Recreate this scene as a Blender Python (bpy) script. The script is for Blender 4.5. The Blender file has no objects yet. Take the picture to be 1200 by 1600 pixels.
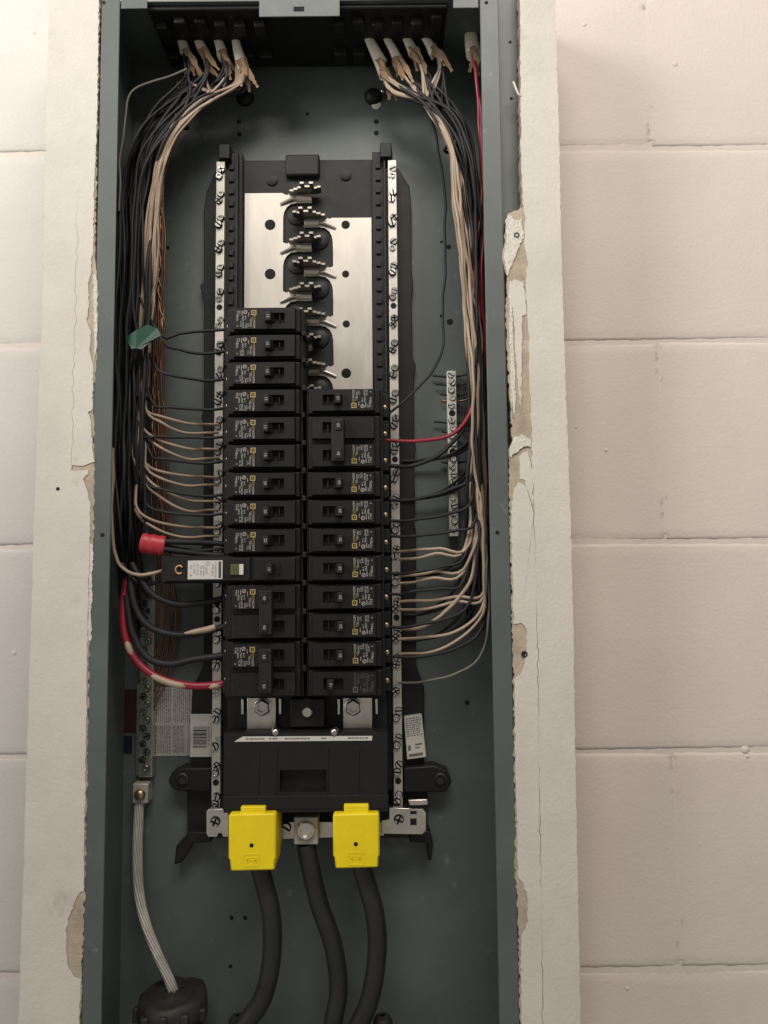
import bpy, bmesh, math, random
from mathutils import Vector, Matrix

R = math.radians
scene = bpy.context.scene
C = scene.collection
S = 0.001                      # every measure below is in millimetres
random.seed(7)

# ------------------------------------------------------------------ camera
FPX, PITCH, ROLL, DIST = 1200.0, R(4.3), R(0.5), 691.0
FW = Vector((0, math.cos(PITCH), math.sin(PITCH)))
U0 = Vector((0, -math.sin(PITCH), math.cos(PITCH)))
X0 = Vector((1, 0, 0))
RT = math.cos(ROLL) * X0 - math.sin(ROLL) * U0
UP = math.sin(ROLL) * X0 + math.cos(ROLL) * U0
CAM = Vector((0, -89.0, 0)) - DIST * FW

cd = bpy.data.cameras.new('camera')
cam = bpy.data.objects.new('camera', cd)
C.objects.link(cam)
cd.sensor_fit = 'VERTICAL'
cd.sensor_height = 24.0
cd.sensor_width = 18.0
cd.lens = FPX / 1600.0 * 24.0
cd.clip_start = 0.01
cd.clip_end = 60.0
m3 = Matrix((RT, UP, -FW)).transposed()
cam.matrix_world = Matrix.Translation(CAM * S) @ m3.to_4x4()
scene.camera = cam

# ------------------------------------------------------------------ light
w = bpy.data.worlds.new('World')
scene.world = w
w.use_nodes = True
bg = w.node_tree.nodes['Background']
bg.inputs['Color'].default_value = (1.0, 0.945, 0.875, 1)
bg.inputs['Strength'].default_value = 0.245


def lamp(name, kind, loc, target, energy, col, **kw):
    ld = bpy.data.lights.new(name, kind)
    ld.energy = energy
    ld.color = col
    for k, v in kw.items():
        setattr(ld, k, v)
    o = bpy.data.objects.new(name, ld)
    C.objects.link(o)
    o.location = loc
    o.rotation_euler = (Vector(target) - Vector(loc)).to_track_quat('-Z', 'Y').to_euler()
    return o


# a strong fixture up to the left, and the room's ceiling light behind the viewer
lamp('work_light', 'SPOT', (-1.30, -1.0, 1.0), (-0.22, 0.0, 0.60), 72, (1.0, 0.98, 0.94),
     spot_size=R(44), spot_blend=0.35, shadow_soft_size=0.34)
lamp('ceiling_light', 'AREA', (0.12, -1.25, 1.42), (0.0, 0, -0.1), 23, (1.0, 0.925, 0.84),
     shape='RECTANGLE', size=1.2, size_y=0.5)
lamp('window_light', 'AREA', (-1.9, -1.1, 0.2), (-0.1, 0, 0.0), 7, (0.96, 0.98, 1.0),
     shape='RECTANGLE', size=0.8, size_y=1.0)

scene.view_settings.view_transform = 'Standard'
scene.view_settings.look = 'None'
scene.view_settings.exposure = 0.15
scene.view_settings.gamma = 1.0

# ------------------------------------------------------------------ materials
MATS = {}


def mat(name, col, rough=0.5, metal=0.0, var=0.0, vscale=60, bump=0.0, bscale=400, bdist=0.4,
        col2=None, cmix=0.5, spec=0.5, stretch=None, rvar=0.0, stain=None, stain_scale=25, stain_thr=0.6):
    m = bpy.data.materials.new(name)
    m.use_nodes = True
    nt = m.node_tree
    N, L = nt.nodes, nt.links
    b = N['Principled BSDF']
    b.inputs['Base Color'].default_value = (*col, 1)
    b.inputs['Roughness'].default_value = rough
    b.inputs['Metallic'].default_value = metal
    b.inputs['Specular IOR Level'].default_value = spec
    tc = N.new('ShaderNodeTexCoord')
    src = tc.outputs['Object']
    if stretch:
        mp = N.new('ShaderNodeMapping')
        mp.inputs['Scale'].default_value = stretch
        L.new(src, mp.inputs['Vector'])
        src = mp.outputs['Vector']

    def noise(scale, detail=4, rough_=0.6):
        n = N.new('ShaderNodeTexNoise')
        n.inputs['Scale'].default_value = scale
        n.inputs['Detail'].default_value = detail
        n.inputs['Roughness'].default_value = rough_
        L.new(src, n.inputs['Vector'])
        return n
    out = None
    if var or col2:
        n = noise(vscale)
        mr = N.new('ShaderNodeMapRange')
        mr.inputs['From Min'].default_value = 0.3
        mr.inputs['From Max'].default_value = 0.7
        L.new(n.outputs['Fac'], mr.inputs['Value'])
        mx = N.new('ShaderNodeMix')
        mx.data_type = 'RGBA'
        c2 = col2 if col2 else tuple(max(0, c * (1 - var)) for c in col)
        c1 = tuple(min(1, c * (1 + var)) for c in col)
        mx.inputs['A'].default_value = (*c1, 1)
        mx.inputs['B'].default_value = (*c2, 1)
        L.new(mr.outputs['Result'], mx.inputs['Factor'])
        out = mx.outputs['Result']
    if stain:
        n = noise(stain_scale, 6, 0.65)
        mr = N.new('ShaderNodeMapRange')
        mr.inputs['From Min'].default_value = stain_thr
        mr.inputs['From Max'].default_value = stain_thr + 0.1
        L.new(n.outputs['Fac'], mr.inputs['Value'])
        mx = N.new('ShaderNodeMix')
        mx.data_type = 'RGBA'
        if out:
            L.new(out, mx.inputs['A'])
        else:
            mx.inputs['A'].default_value = (*col, 1)
        mx.inputs['B'].default_value = (*stain, 1)
        L.new(mr.outputs['Result'], mx.inputs['Factor'])
        out = mx.outputs['Result']
    if out:
        L.new(out, b.inputs['Base Color'])
    if rvar:
        n = noise(vscale * 1.7)
        mr = N.new('ShaderNodeMapRange')
        mr.inputs['To Min'].default_value = rough - rvar
        mr.inputs['To Max'].default_value = rough + rvar
        L.new(n.outputs['Fac'], mr.inputs['Value'])
        L.new(mr.outputs['Result'], b.inputs['Roughness'])
    if bump:
        n = noise(bscale, 5, 0.62)
        bn = N.new('ShaderNodeBump')
        bn.inputs['Strength'].default_value = bump
        bn.inputs['Distance'].default_value = bdist * S
        L.new(n.outputs['Fac'], bn.inputs['Height'])
        L.new(bn.outputs['Normal'], b.inputs['Normal'])
    MATS[name] = m
    return m


mat('block_paint', (0.665, 0.600, 0.543), 0.62, var=0.035, vscale=9, bump=0.6, bscale=260, bdist=0.9, spec=0.3,
    stain=(0.52, 0.455, 0.40), stain_scale=55, stain_thr=0.735)
mat('block_paint_left', (0.60, 0.575, 0.545), 0.62, var=0.035, vscale=9, bump=0.6, bscale=260, bdist=0.9, spec=0.3,
    stain=(0.46, 0.44, 0.41), stain_scale=55, stain_thr=0.72)  # greyer tone for the blocks left of the panel
mat('box_paint', (0.091, 0.108, 0.101), 0.46, var=0.12, vscale=14, stain=(0.155, 0.165, 0.155), stain_scale=70, stain_thr=0.63, bump=0.12, bscale=900, bdist=0.1, rvar=0.08)
mat('board_paper', (0.60, 0.572, 0.508), 0.85, var=0.05, vscale=26, bump=0.7, bscale=300, bdist=0.8, spec=0.2,
    stain=(0.47, 0.43, 0.36), stain_scale=14, stain_thr=0.64)
mat('torn_paper', (0.42, 0.355, 0.275), 0.9, var=0.18, vscale=60, bump=0.8, bscale=320, bdist=1.0, spec=0.1)
mat('gypsum', (0.66, 0.63, 0.56), 0.9, var=0.12, vscale=140, bump=1.0, bscale=420, bdist=1.6, spec=0.1)
mat('wood', (0.34, 0.24, 0.15), 0.75, var=0.25, vscale=30, stretch=(6, 6, 0.5))
mat('black_plastic', (0.011, 0.011, 0.0105), 0.52, spec=0.3, var=0.25, vscale=40, bump=0.25, bscale=1500, bdist=0.08, rvar=0.08)
mat('breaker_plastic', (0.0095, 0.0092, 0.0086), 0.55, stain=(0.024, 0.023, 0.021), stain_scale=70, stain_thr=0.6, spec=0.28, var=0.18, vscale=55, bump=0.3, bscale=1800, bdist=0.06, rvar=0.07)
mat('handle_plastic', (0.016, 0.016, 0.015), 0.5, spec=0.3, var=0.1)
mat('dark_hole', (0.006, 0.006, 0.006), 0.9)  # near-black colour stands for the shade inside holes and slots
mat('bus_metal', (0.46, 0.435, 0.395), 0.47, metal=1.0, var=0.08, vscale=22, bump=0.06, bscale=500, bdist=0.1,
    rvar=0.10, stretch=(3, 1, 0.7))
mat('bar_metal', (0.50, 0.48, 0.43), 0.45, metal=0.55, var=0.12, vscale=40, rvar=0.1)
mat('bar_bright', (0.60, 0.58, 0.53), 0.42, metal=0.25, var=0.1, vscale=60)
mat('screw_bright', (0.72, 0.70, 0.65), 0.30, metal=0.5, var=0.12, vscale=200)
mat('stab_metal_shaded', (0.36, 0.335, 0.29), 0.36, metal=1.0, var=0.2, vscale=60, rvar=0.1)  # darker than the bus plates: dark reflections on the blades put into the colour
mat('zinc', (0.66, 0.63, 0.57), 0.34, metal=1.0, var=0.14, vscale=70, rvar=0.1)
mat('screw_steel', (0.56, 0.545, 0.51), 0.26, metal=1.0, var=0.12, vscale=200)
mat('green_screw', (0.36, 0.43, 0.37), 0.30, metal=1.0, var=0.12, vscale=200)
mat('brass', (0.40, 0.31, 0.20), 0.4, metal=1.0)
mat('wire_black', (0.014, 0.0145, 0.0155), 0.58, var=0.3, vscale=30, spec=0.35)
mat('wire_white', (0.35, 0.265, 0.19), 0.45, var=0.12, vscale=40)
mat('wire_tan', (0.29, 0.215, 0.155), 0.55, var=0.2, vscale=40)
mat('wire_grey', (0.13, 0.12, 0.105), 0.55, var=0.2, vscale=40)
mat('wire_red', (0.24, 0.014, 0.030), 0.36, var=0.12, vscale=40)
mat('copper', (0.31, 0.17, 0.115), 0.45, metal=1.0, var=0.2, vscale=60)
mat('sheath', (0.74, 0.69, 0.56), 0.45, var=0.07, vscale=60, bump=0.3, bscale=300)
mat('kraft', (0.27, 0.175, 0.105), 0.85, var=0.25, vscale=120, bump=0.6, bscale=500)
mat('cable_black', (0.017, 0.0165, 0.016), 0.5, var=0.2, vscale=30, bump=0.2, bscale=700, bdist=0.15)
mat('aluminium', (0.42, 0.40, 0.37), 0.55, metal=0.4, var=0.2, vscale=60)
mat('yellow_plastic', (0.84, 0.65, 0.004), 0.5, var=0.07, vscale=45, bump=0.2, bscale=500, bdist=0.15, rvar=0.1)
mat('sticker_white', (0.55, 0.53, 0.50), 0.55, var=0.05, vscale=50)
mat('sticker_grey', (0.43, 0.41, 0.385), 0.6, var=0.06, vscale=50)
mat('ink', (0.05, 0.048, 0.046), 0.6)
mat('ink_soft', (0.15, 0.14, 0.13), 0.6)
mat('print_white', (0.42, 0.39, 0.37), 0.55)
mat('print_dim', (0.09, 0.09, 0.088), 0.55)
mat('print_yellow', (0.36, 0.265, 0.085), 0.6)
mat('tape_green', (0.005, 0.058, 0.032), 0.4, var=0.1)
mat('tape_red', (0.36, 0.020, 0.035), 0.42, var=0.1)
mat('tape_blue', (0.006, 0.008, 0.02), 0.5)
mat('sticker_red', (0.040, 0.008, 0.009), 0.5)
mat('button_green', (0.075, 0.095, 0.028), 0.5)
mat('bushing_grey', (0.018, 0.016, 0.0145), 0.6, var=0.3, vscale=50, bump=0.5, bscale=200)

# ------------------------------------------------------------------ helpers


def P(px, py, d):
    """point (x, z) in mm on the plane d mm in front of the block wall, for a measured place in the photo"""
    v = FW * FPX + RT * (px - 600) + UP * (800 - py)
    s = (-d - CAM.y) / v.y
    p = CAM + v * s
    return (p.x, p.z)


def P3(px, py, d):
    x, z = P(px, py, d)
    return Vector((x, -d, z))


class MB:
    def __init__(self):
        self.v = []
        self.f = []

    def add(self, vs, fs):
        o = len(self.v)
        self.v += [tuple(a) for a in vs]
        self.f += [tuple(i + o for i in f) for f in fs]
        return self

    def box(self, x0, x1, d0, d1, z0, z1):
        vs = [(x, -d, z) for x in (x0, x1) for d in (d0, d1) for z in (z0, z1)]
        return self.add(vs, [(0, 1, 3, 2), (4, 6, 7, 5), (0, 4, 5, 1), (2, 3, 7, 6), (0, 2, 6, 4), (1, 5, 7, 3)])

    def taper(self, x0, x1, z0, z1, d0, d1, i):
        """box whose front face is smaller by i on each side"""
        vs = [(x0, -d0, z0), (x1, -d0, z0), (x1, -d0, z1), (x0, -d0, z1),
              (x0 + i, -d1, z0 + i), (x1 - i, -d1, z0 + i), (x1 - i, -d1, z1 - i), (x0 + i, -d1, z1 - i)]
        return self.add(vs, [(3, 2, 1, 0), (4, 5, 6, 7), (0, 1, 5, 4), (1, 2, 6, 5), (2, 3, 7, 6), (3, 0, 4, 7)])

    def poly(self, pts, d0, d1):
        n = len(pts)
        vs = [(x, -d0, z) for x, z in pts] + [(x, -d1, z) for x, z in pts]
        fs = [tuple(range(n))[::-1], tuple(range(n, 2 * n))]
        fs += [(i, (i + 1) % n, n + (i + 1) % n, n + i) for i in range(n)]
        return self.add(vs, fs)

    def disc(self, x, z, r, d0, d1, n=16, cham=0.0, rot=0.0):
        """cylinder standing out of the wall"""
        rings = [(r, d0), (r, d1 - cham)]
        if cham:
            rings.append((r - cham, d1))
        return self.lathe(x, z, rings, n, rot)

    def lathe(self, x, z, rings, n=16, rot=0.0):
        vs = []
        for r, d in rings:
            vs += [(x + r * math.cos(rot + 2 * math.pi * k / n), -d, z + r * math.sin(rot + 2 * math.pi * k / n)) for k in range(n)]
        fs = [tuple(range(n))[::-1], tuple(range((len(rings) - 1) * n, len(rings) * n))]
        for j in range(len(rings) - 1):
            fs += [(j * n + k, j * n + (k + 1) % n, (j + 1) * n + (k + 1) % n, (j + 1) * n + k) for k in range(n)]
        return self.add(vs, fs)

    def tube(self, pts, rad, n=8, flat=1.0, cap=True):
        """sweep a round (or flattened) section along pts; rad is a number or a list"""
        pts = [Vector(p) for p in pts]
        m = len(pts)
        rs = rad if isinstance(rad, (list, tuple)) else [rad] * m
        t0 = (pts[1] - pts[0]).normalized()
        a = Vector((0, 1, 0)) if abs(t0.y) < 0.9 else Vector((1, 0, 0))
        nrm = (a - t0 * a.dot(t0)).normalized()
        vs = []
        for i in range(m):
            t = (pts[min(i + 1, m - 1)] - pts[max(i - 1, 0)]).normalized()
            nrm = (nrm - t * nrm.dot(t)).normalized()
            bi = t.cross(nrm)
            for k in range(n):
                an = 2 * math.pi * k / n
                vs.append(pts[i] + nrm * (rs[i] * flat * math.cos(an)) + bi * (rs[i] * math.sin(an)))
        fs = []
        for i in range(m - 1):
            fs += [(i * n + k, i * n + (k + 1) % n, (i + 1) * n + (k + 1) % n, (i + 1) * n + k) for k in range(n)]
        if cap:
            fs += [tuple(range(n))[::-1], tuple(range((m - 1) * n, m * n))]
        return self.add(vs, fs)

    def mesh(self, name, material, smooth=True, angle=38):
        me = bpy.data.meshes.new(name)
        me.from_pydata([(a * S, b * S, c * S) for a, b, c in self.v], [], self.f)
        bm = bmesh.new()
        bm.from_mesh(me)
        bmesh.ops.recalc_face_normals(bm, faces=bm.faces)
        bm.to_mesh(me)
        bm.free()
        if smooth:
            me.shade_smooth()
            me.set_sharp_from_angle(angle=R(angle))
        me.materials.append(MATS[material])
        return me

    def build(self, name, material, parent=None, bevel=0.0, **kw):
        return link(name, self.mesh(name, material, **kw), parent, bevel)


def link(name, me, parent=None, bevel=0.0):
    o = bpy.data.objects.new(name, me)
    C.objects.link(o)
    if parent is not None:
        o.parent = parent
        if parent.type == 'EMPTY' and parent.get('_local') is None:   # meshes in world coordinates under an Empty at the base
            o.matrix_parent_inverse = Matrix.Translation(-Vector(parent.location))
    if bevel:
        b = o.modifiers.new('bevel', 'BEVEL')
        b.width = bevel * S
        b.segments = 2
        b.limit_method = 'ANGLE'
        b.angle_limit = R(40)
    return o


def thing(name, label, cat, loc=(0, 0, 0), group=None, local=False):
    o = bpy.data.objects.new(name, None)
    C.objects.link(o)
    o.location = Vector(loc) * S
    o.empty_display_size = 0.01
    if local:
        o['_local'] = 1
    return tag(o, label, cat, group)


def tag(o, label, cat, group=None):
    o['label'] = label
    o['category'] = cat
    if group:
        o['group'] = group
    return o


def spline(pts, step=4.0):
    """Catmull-Rom through 3-D points"""
    pts = [Vector(p) for p in pts]
    q = [pts[0] * 2 - pts[1]] + pts + [pts[-1] * 2 - pts[-2]]
    out = []
    for i in range(1, len(q) - 2):
        a, b, c, e = q[i - 1], q[i], q[i + 1], q[i + 2]
        n = max(2, int((c - b).length / step))
        for k in range(n):
            t = k / n
            out.append(0.5 * ((2 * b) + (c - a) * t + (2 * a - 5 * b + 4 * c - e) * t * t + (3 * b - a - 3 * c + e) * t ** 3))
    out.append(pts[-1])
    return out


def px_path(pts, step=4.0):
    return spline([P3(*p) for p in pts], step)


def jag(pts, amp=0.8, step=3.0, seed=1, closed=False):
    """subdivide a polyline and make it ragged"""
    rnd = random.Random(seed)
    out = []
    n = len(pts)
    for i in range(n if closed else n - 1):
        a, b = Vector(pts[i]), Vector(pts[(i + 1) % n])
        ln = (b - a).length
        k = max(1, int(ln / step))
        nr = Vector((-(b - a).y, (b - a).x)).normalized() if ln > 1e-6 else Vector((0, 0))
        for j in range(k):
            p = a + (b - a) * (j / k)
            w_ = amp * (rnd.random() - 0.5) * 2 * (1.0 if rnd.random() < 0.8 else 1.9)
            out.append(tuple(p + nr * w_ + (b - a) / ln * (rnd.random() - 0.5) * step * 0.5))
    if not closed:
        out.append(tuple(pts[-1]))
    return out


def pp(pts, d):
    return [P(x, y, d) for x, y in pts]


def text_mesh(body, size, material, align='CENTER'):
    cu = bpy.data.curves.new('t', 'FONT')
    cu.body = body
    cu.size = size * S
    cu.align_x = align
    cu.align_y = 'CENTER'
    cu.resolution_u = 2
    o = bpy.data.objects.new('t', cu)
    me = bpy.data.meshes.new_from_object(o)
    bpy.data.objects.remove(o)
    bpy.data.curves.remove(cu)
    return me


def merge_flat(items, name, material):
    """items: (mesh lying in XY, rotation in degrees, u, w, d) -> one mesh upright, facing the viewer"""
    bm = bmesh.new()
    for me, rot, u, w_, d in items:
        b2 = bmesh.new()
        b2.from_mesh(me)
        M = Matrix.Translation(Vector((u, -d, w_)) * S) @ Matrix.Rotation(R(90), 4, 'X') @ Matrix.Rotation(R(rot), 4, 'Z')
        b2.transform(M)
        tmp = bpy.data.meshes.new('tmp')
        b2.to_mesh(tmp)
        b2.free()
        bm.from_mesh(tmp)
        bpy.data.meshes.remove(tmp)
    out = bpy.data.meshes.new(name)
    bm.to_mesh(out)
    bm.free()
    out.materials.append(MATS[material])
    return out


def copy_part(o, parent):
    c = o.copy()
    C.objects.link(c)
    c.parent = parent
    return c


# ------------------------------------------------------------------ block wall
wall = MB().box(-1150, 1150, -190, -1.0, -860, 810).build('wall', 'block_paint')
wall['kind'] = 'structure'
wall['label'] = 'painted concrete block wall behind the panel'
ZJ, PITCH_Z, PITCH_X = -26.0, 207.5, 415.0
rb = random.Random(3)
bv = []
for k in range(4):
    mb = MB()
    w2, h2 = (PITCH_X - 2.0) / 2, (PITCH_Z - 4.0) / 2
    nx, nz = 60, 60
    vs, fs = [], []
    for j in range(nz + 1):
        for i in range(nx + 1):
            x, z = -w2 + 2 * w2 * i / nx, -h2 + 2 * h2 * j / nz
            ex_, ez_ = min(i, nx - i) * 2 * w2 / nx, min(j, nz - j) * 2 * h2 / nz
            e = min(ex_, ez_)
            ga, gb_ = 9.0 + 2.5 * math.sin(x * .021 + k), 1.0 + .25 * math.sin(x * .013 + 2 * k)
            sm = lambda t: (1 - t) ** 2 * (1 + 2 * t)
            dd = -(gb_ * sm(ez_ / ga) if ez_ < ga else 0) - (0.13 * sm(ex_ / 8.0) if ex_ < 8 else 0)
            wob = 0.5 if e == 0 else 0
            vs.append((x + rb.uniform(-wob, wob), -dd - rb.uniform(-.07, .07), z + rb.uniform(-wob, wob)))
    for j in range(nz):
        for i in range(nx):
            a = j * (nx + 1) + i
            fs.append((a, a + 1, a + nx + 2, a + nx + 1))
    ring = [i for i in range(nx + 1)] + [(j + 1) * (nx + 1) - 1 for j in range(1, nz + 1)] + \
           [nz * (nx + 1) + i for i in range(nx - 1, -1, -1)] + [j * (nx + 1) for j in range(nz - 1, 0, -1)]
    n0 = len(vs)
    for i in ring:
        vs.append((vs[i][0] * 1.004, 6, vs[i][2] * 1.01))
    m = len(ring)
    fs += [(ring[i], n0 + i, n0 + (i + 1) % m, ring[(i + 1) % m]) for i in range(m)]
    mb.add(vs, fs)
    me_ = mb.mesh('block', 'block_paint', angle=80)
    me2 = me_.copy()
    me2.materials.clear()
    me2.materials.append(MATS['block_paint_left'])
    bv.append((me_, me2))
for r_ in range(-4, 4):
    off = 285.0 if r_ % 2 == 0 else 285.0 - PITCH_X / 2
    for c_ in range(-3, 3):
        x = off + PITCH_X * (c_ + .5)
        if abs(x) > 950:
            continue
        o = bpy.data.objects.new('block', rb.choice(bv)[0 if x > -150 else 1])
        C.objects.link(o)
        o.parent = wall
        o.location = (x * S, 0, (ZJ + PITCH_Z * (r_ + .5) + rb.uniform(-.5, .5)) * S)
mb = MB()
for r_ in range(-4, 4):
    off = 285.0 if r_ % 2 == 0 else 285.0 - PITCH_X / 2
    for c_ in range(-3, 4):
        if abs(off + PITCH_X * c_) < 1000:
            x = off + PITCH_X * c_
            mb.box(x - 1.9, x + 1.9, -3, -.16, ZJ + PITCH_Z * r_ + 9, ZJ + PITCH_Z * (r_ + 1) - 9)
mb.build('mortar_joint', 'block_paint', wall)
mb = MB()
for (px, py, r_) in ((913, 38, 2.6), (1055, 100, 3.2), (900, 668, 1.8), (947, 703, 2.6), (980, 1545, 2.4), (53, 50, 2.4), (22, 1020, 3)):
    x, z = P(px, py, 0)
    mb.lathe(x, z, [(r_, -1), (r_ * .9, .1), (r_ * .5, .35), (r_ * .1, .42)], 10)
mb.build('dent_bump', 'block_paint', wall, angle=80)  # low bumps added in place of dents, for their shading
# dried paint run over the joint, small pits
b = MB()
for (px, py, r_) in ((1165, 1172, 5.5), (1168, 1182, 3.5)):
    x, z = P(px, py, 0)
    b.lathe(x, z, [(r_, -4), (r_ * .9, -1.4), (r_ * .55, .2), (r_ * .1, .7)], 12)
b.build('paint_run', 'block_paint', wall)

# ------------------------------------------------------------------ enclosure
ZT, ZB = 481.0, -505.0                     # inside top and bottom
XL, XR = -259.0, 110.0                     # side walls
enc = thing('electrical_enclosure', 'tall grey painted steel panel box set between torn drywall strips', 'panel box',
            ((XL + XR) / 2, -4, ZB))
MB().box(XL - 1.5, XR + 1.5, 2.5, 4, ZB - 1.5, ZT + 1.5).build('back_panel', 'box_paint', enc)
MB().box(XL - 1.5, XL, 4.1, 96, ZB, ZT).build('side_panel', 'box_paint', enc)
MB().box(XR, XR + 1.5, 4.1, 96, ZB, ZT).build('side_panel', 'box_paint', enc)
MB().box(XL - 1.5, XR + 1.5, 4.1, 96, ZT, ZT + 1.5).build('top_panel', 'box_paint', enc)
MB().box(XL - 1.5, XR + 1.5, 4.1, 96, ZB - 1.5, ZB).build('bottom_panel', 'box_paint', enc)
LIPL, LIPR = -243.0, 93.8
lipl = MB().box(XL - 1.0, LIPL, 95.6, 97.4, ZB, ZT + 14).build('lip', 'box_paint', enc, bevel=0.7)
lipr = MB().box(LIPR, XR + 1.0, 95.6, 97.4, ZB, ZT + 14).build('lip', 'box_paint', enc, bevel=0.7)
# flat flange of the box behind the drywall edge
MB().box(XL - 16, XL - 1.7, 80, 82, ZB, ZT + 14).build('side_flange', 'box_paint', enc)
MB().box(XR + 1.7, XR + 30, 80, 82, ZB, ZT + 14).build('side_flange', 'box_paint', enc)
# tabs of the top lip
for (xa, xb, ya, yb) in ((163, 230, -60, 13), (405, 531, -60, 25), (707, 748, -60, 12)):
    x0, z1 = P(xa, ya, 96.5)
    x1, z0 = P(xb, yb, 96.5)
    x0, x1 = max(x0, LIPL + .5), min(x1, LIPR - .5)
    MB().box(x0, x1, 95.0, 96.4, z0, z1).build('top_lip', 'box_paint', enc, bevel=0.5)
x, z = P(467, 14, 96.5)
MB().box(x - 5, x + 5, 96.3, 96.6, z - 2.3, z + 2.3).build('slot', 'dark_hole', enc)
for (px, py, d, r_) in ((373, 190, 4, 2.2), (374, 210, 4, 2.2), (588, 190, 4, 2.4), (588, 208, 4, 2.4), (480, 178, 4, 1.8),
                        (701, 386, 4, 2.4), (703, 503, 4, 3.0), (690, 494, 4, 1.8), (730, 1098, 4, 2.2), (362, 1434, 4, 1.9),
                        (383, 1434, 4, 1.9), (690, 378, 4, 1.4), (262, 387, 4, 2), (360, 1510, 4, 1.8),
                        (160, 836, 97.5, 1.7), (777, 832, 97.5, 1.7), (162, 4, 97.5, 1.5), (760, 4, 97.5, 1.5),
                        (797, 66, 82, 1.3), (799, 154, 82, 1.4)):
    x, z = P(px, py, d)
    MB().lathe(x, z, [(r_ * 1.15, d - .3), (r_ * 1.1, d + .12), (r_, d + .15)], 14).build('screw_hole', 'dark_hole', enc)
for (px, py) in ((383, 152), (583, 150)):
    x, z = P(px, py, 6)
    MB().lathe(x, z, [(9.5, 3), (9, 6), (6, 10), (3.0, 11)], 20).build('mounting_boss', 'black_plastic', enc)
x, z = P(598, 142, 12)
MB().lathe(x, z, [(2.4, 8), (2.2, 13), (1.2, 14)], 14).build('mounting_screw', 'screw_steel', enc)
x, z = P(588, 162, 6)
MB().lathe(x, z, [(5.5, 3), (5, 5), (3, 5.6)], 16).build('paint_patch', 'sticker_white', enc)

# added black plate with guessed lugs, to darken the box ceiling
x0, x1 = P(234, 10, 84)[0], P(698, 10, 84)[0]
mb = MB().box(x0, x1, 8, 92, ZT - 5, ZT - .2)
rf = random.Random(6)
for k in range(15):
    xx = x0 + (x1 - x0) * (k + .5) / 15
    if 6 <= k <= 8:
        continue
    hh = rf.uniform(6, 12)
    mb.box(xx - 6.5, xx + 6.5, rf.uniform(20, 30), rf.uniform(36, 40), ZT - hh - 4, ZT - 4.8)
    mb.box(xx - 5.5, xx + 5.5, rf.uniform(62, 70), rf.uniform(78, 86), ZT - hh * .8 - 4, ZT - 4.8)
mb.build('ceiling_dark_plate', 'black_plastic', enc, bevel=1.5)

# ------------------------------------------------------------------ screws (shared meshes)
def screw_mesh(r_, h, material, kind):
    mb = MB()
    mb.lathe(0, 0, [(r_ * 1.10, -2.0), (r_ * 1.10, h * .12), (r_ * 1.06, h * .2), (r_ * .7, h * .22)], 16)
    nbase = len(mb.f)
    sw = r_ * 0.21
    r_ = r_ * .97
    if kind == 'slot':
        n = 9
        for sgn in (1, -1):
            pts = []
            for k in range(n):
                a = R(12 + 156 * k / (n - 1))
                pts.append((r_ * .93 * math.cos(a), sgn * max(sw, r_ * .93 * math.sin(a))))
            mb.poly(pts, h * .35, h)
    elif kind == 'cross':
        for q in range(4):
            pts = [(sw, sw)]
            for k in range(5):
                a = R(12 + 66 * k / 4)
                pts.append((r_ * .93 * math.cos(a), r_ * .93 * math.sin(a)))
            c_, s_ = math.cos(q * math.pi / 2), math.sin(q * math.pi / 2)
            mb.poly([(x * c_ - z * s_, x * s_ + z * c_) for x, z in pts], h * .35, h)
    else:                                            # hollow set screw
        n = 14
        vs = []
        for rr, d in ((r_ * .95, h * .4), (r_ * .85, h), (r_ * .55, h), (r_ * .45, h * .45)):
            vs += [(rr * math.cos(2 * math.pi * k / n), -d, rr * math.sin(2 * math.pi * k / n)) for k in range(n)]
        fs = []
        for j in range(3):
            fs += [(j * n + k, j * n + (k + 1) % n, (j + 1) * n + (k + 1) % n, (j + 1) * n + k) for k in range(n)]
        fs.append(tuple(range(3 * n, 4 * n)))
        mb.add(vs, fs)
    me = mb.mesh('screw', material)
    me.materials.append(MATS['dark_hole'])  # base and slot floor coloured near-black, as shade round the head
    for p in me.polygons:
        if p.index < nbase:
            p.material_index = 1
    return me


SCREW = {(k, m): screw_mesh(3.45, 2.6, m, k) for k in ('slot', 'cross', 'hollow') for m in ('screw_steel', 'green_screw', 'screw_bright')}
HOLE = MB().lathe(0, 0, [(3.3, -.3), (3.25, .14), (3.0, .16)], 16).mesh('hole', 'dark_hole')


def put(me, parent, x, d, z, rot=0.0, name=None, scale=1.0, tilt=0.0):
    o = link(name or me.name, me, parent)
    o.location = (x * S, -d * S, z * S)
    o.rotation_euler = (tilt, rot, 0)
    o.scale = (scale,) * 3
    return o


# ------------------------------------------------------------------ panel interior
ROW0, ROWP = 179.3, 25.5


def row_z(n):
    return ROW0 - ROWP * n


inte = thing('panel_interior', 'black plastic panelboard chassis with tin plated bus bars inside the box', 'panelboard',
             (-75, -5, -290))
# back tray: side wings with uneven outline
left_edge = [(338, 262), (322, 300), (318, 330), (318, 440), (312, 446), (318, 470), (318, 640), (314, 652), (318, 668),
             (318, 850), (312, 860), (318, 880), (318, 1040), (300, 1075), (298, 1115), (298, 1195), (292, 1215), (292, 1300), (300, 1310)]
right_edge = [(622, 262), (640, 290), (643, 330), (643, 420), (646, 445), (643, 470), (645, 560), (650, 570), (647, 590), (647, 680),
              (650, 700), (647, 720), (649, 800), (646, 810), (650, 830), (650, 1040), (663, 1075), (663, 1200), (668, 1215), (668, 1300), (660, 1310)]
tray = [P(x, y, 14) for x, y in left_edge] + [P(x, y, 14) for x, y in reversed(right_edge)]
MB().poly(tray, 5, 13).build('base_tray', 'black_plastic', inte, bevel=0.8)
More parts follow.
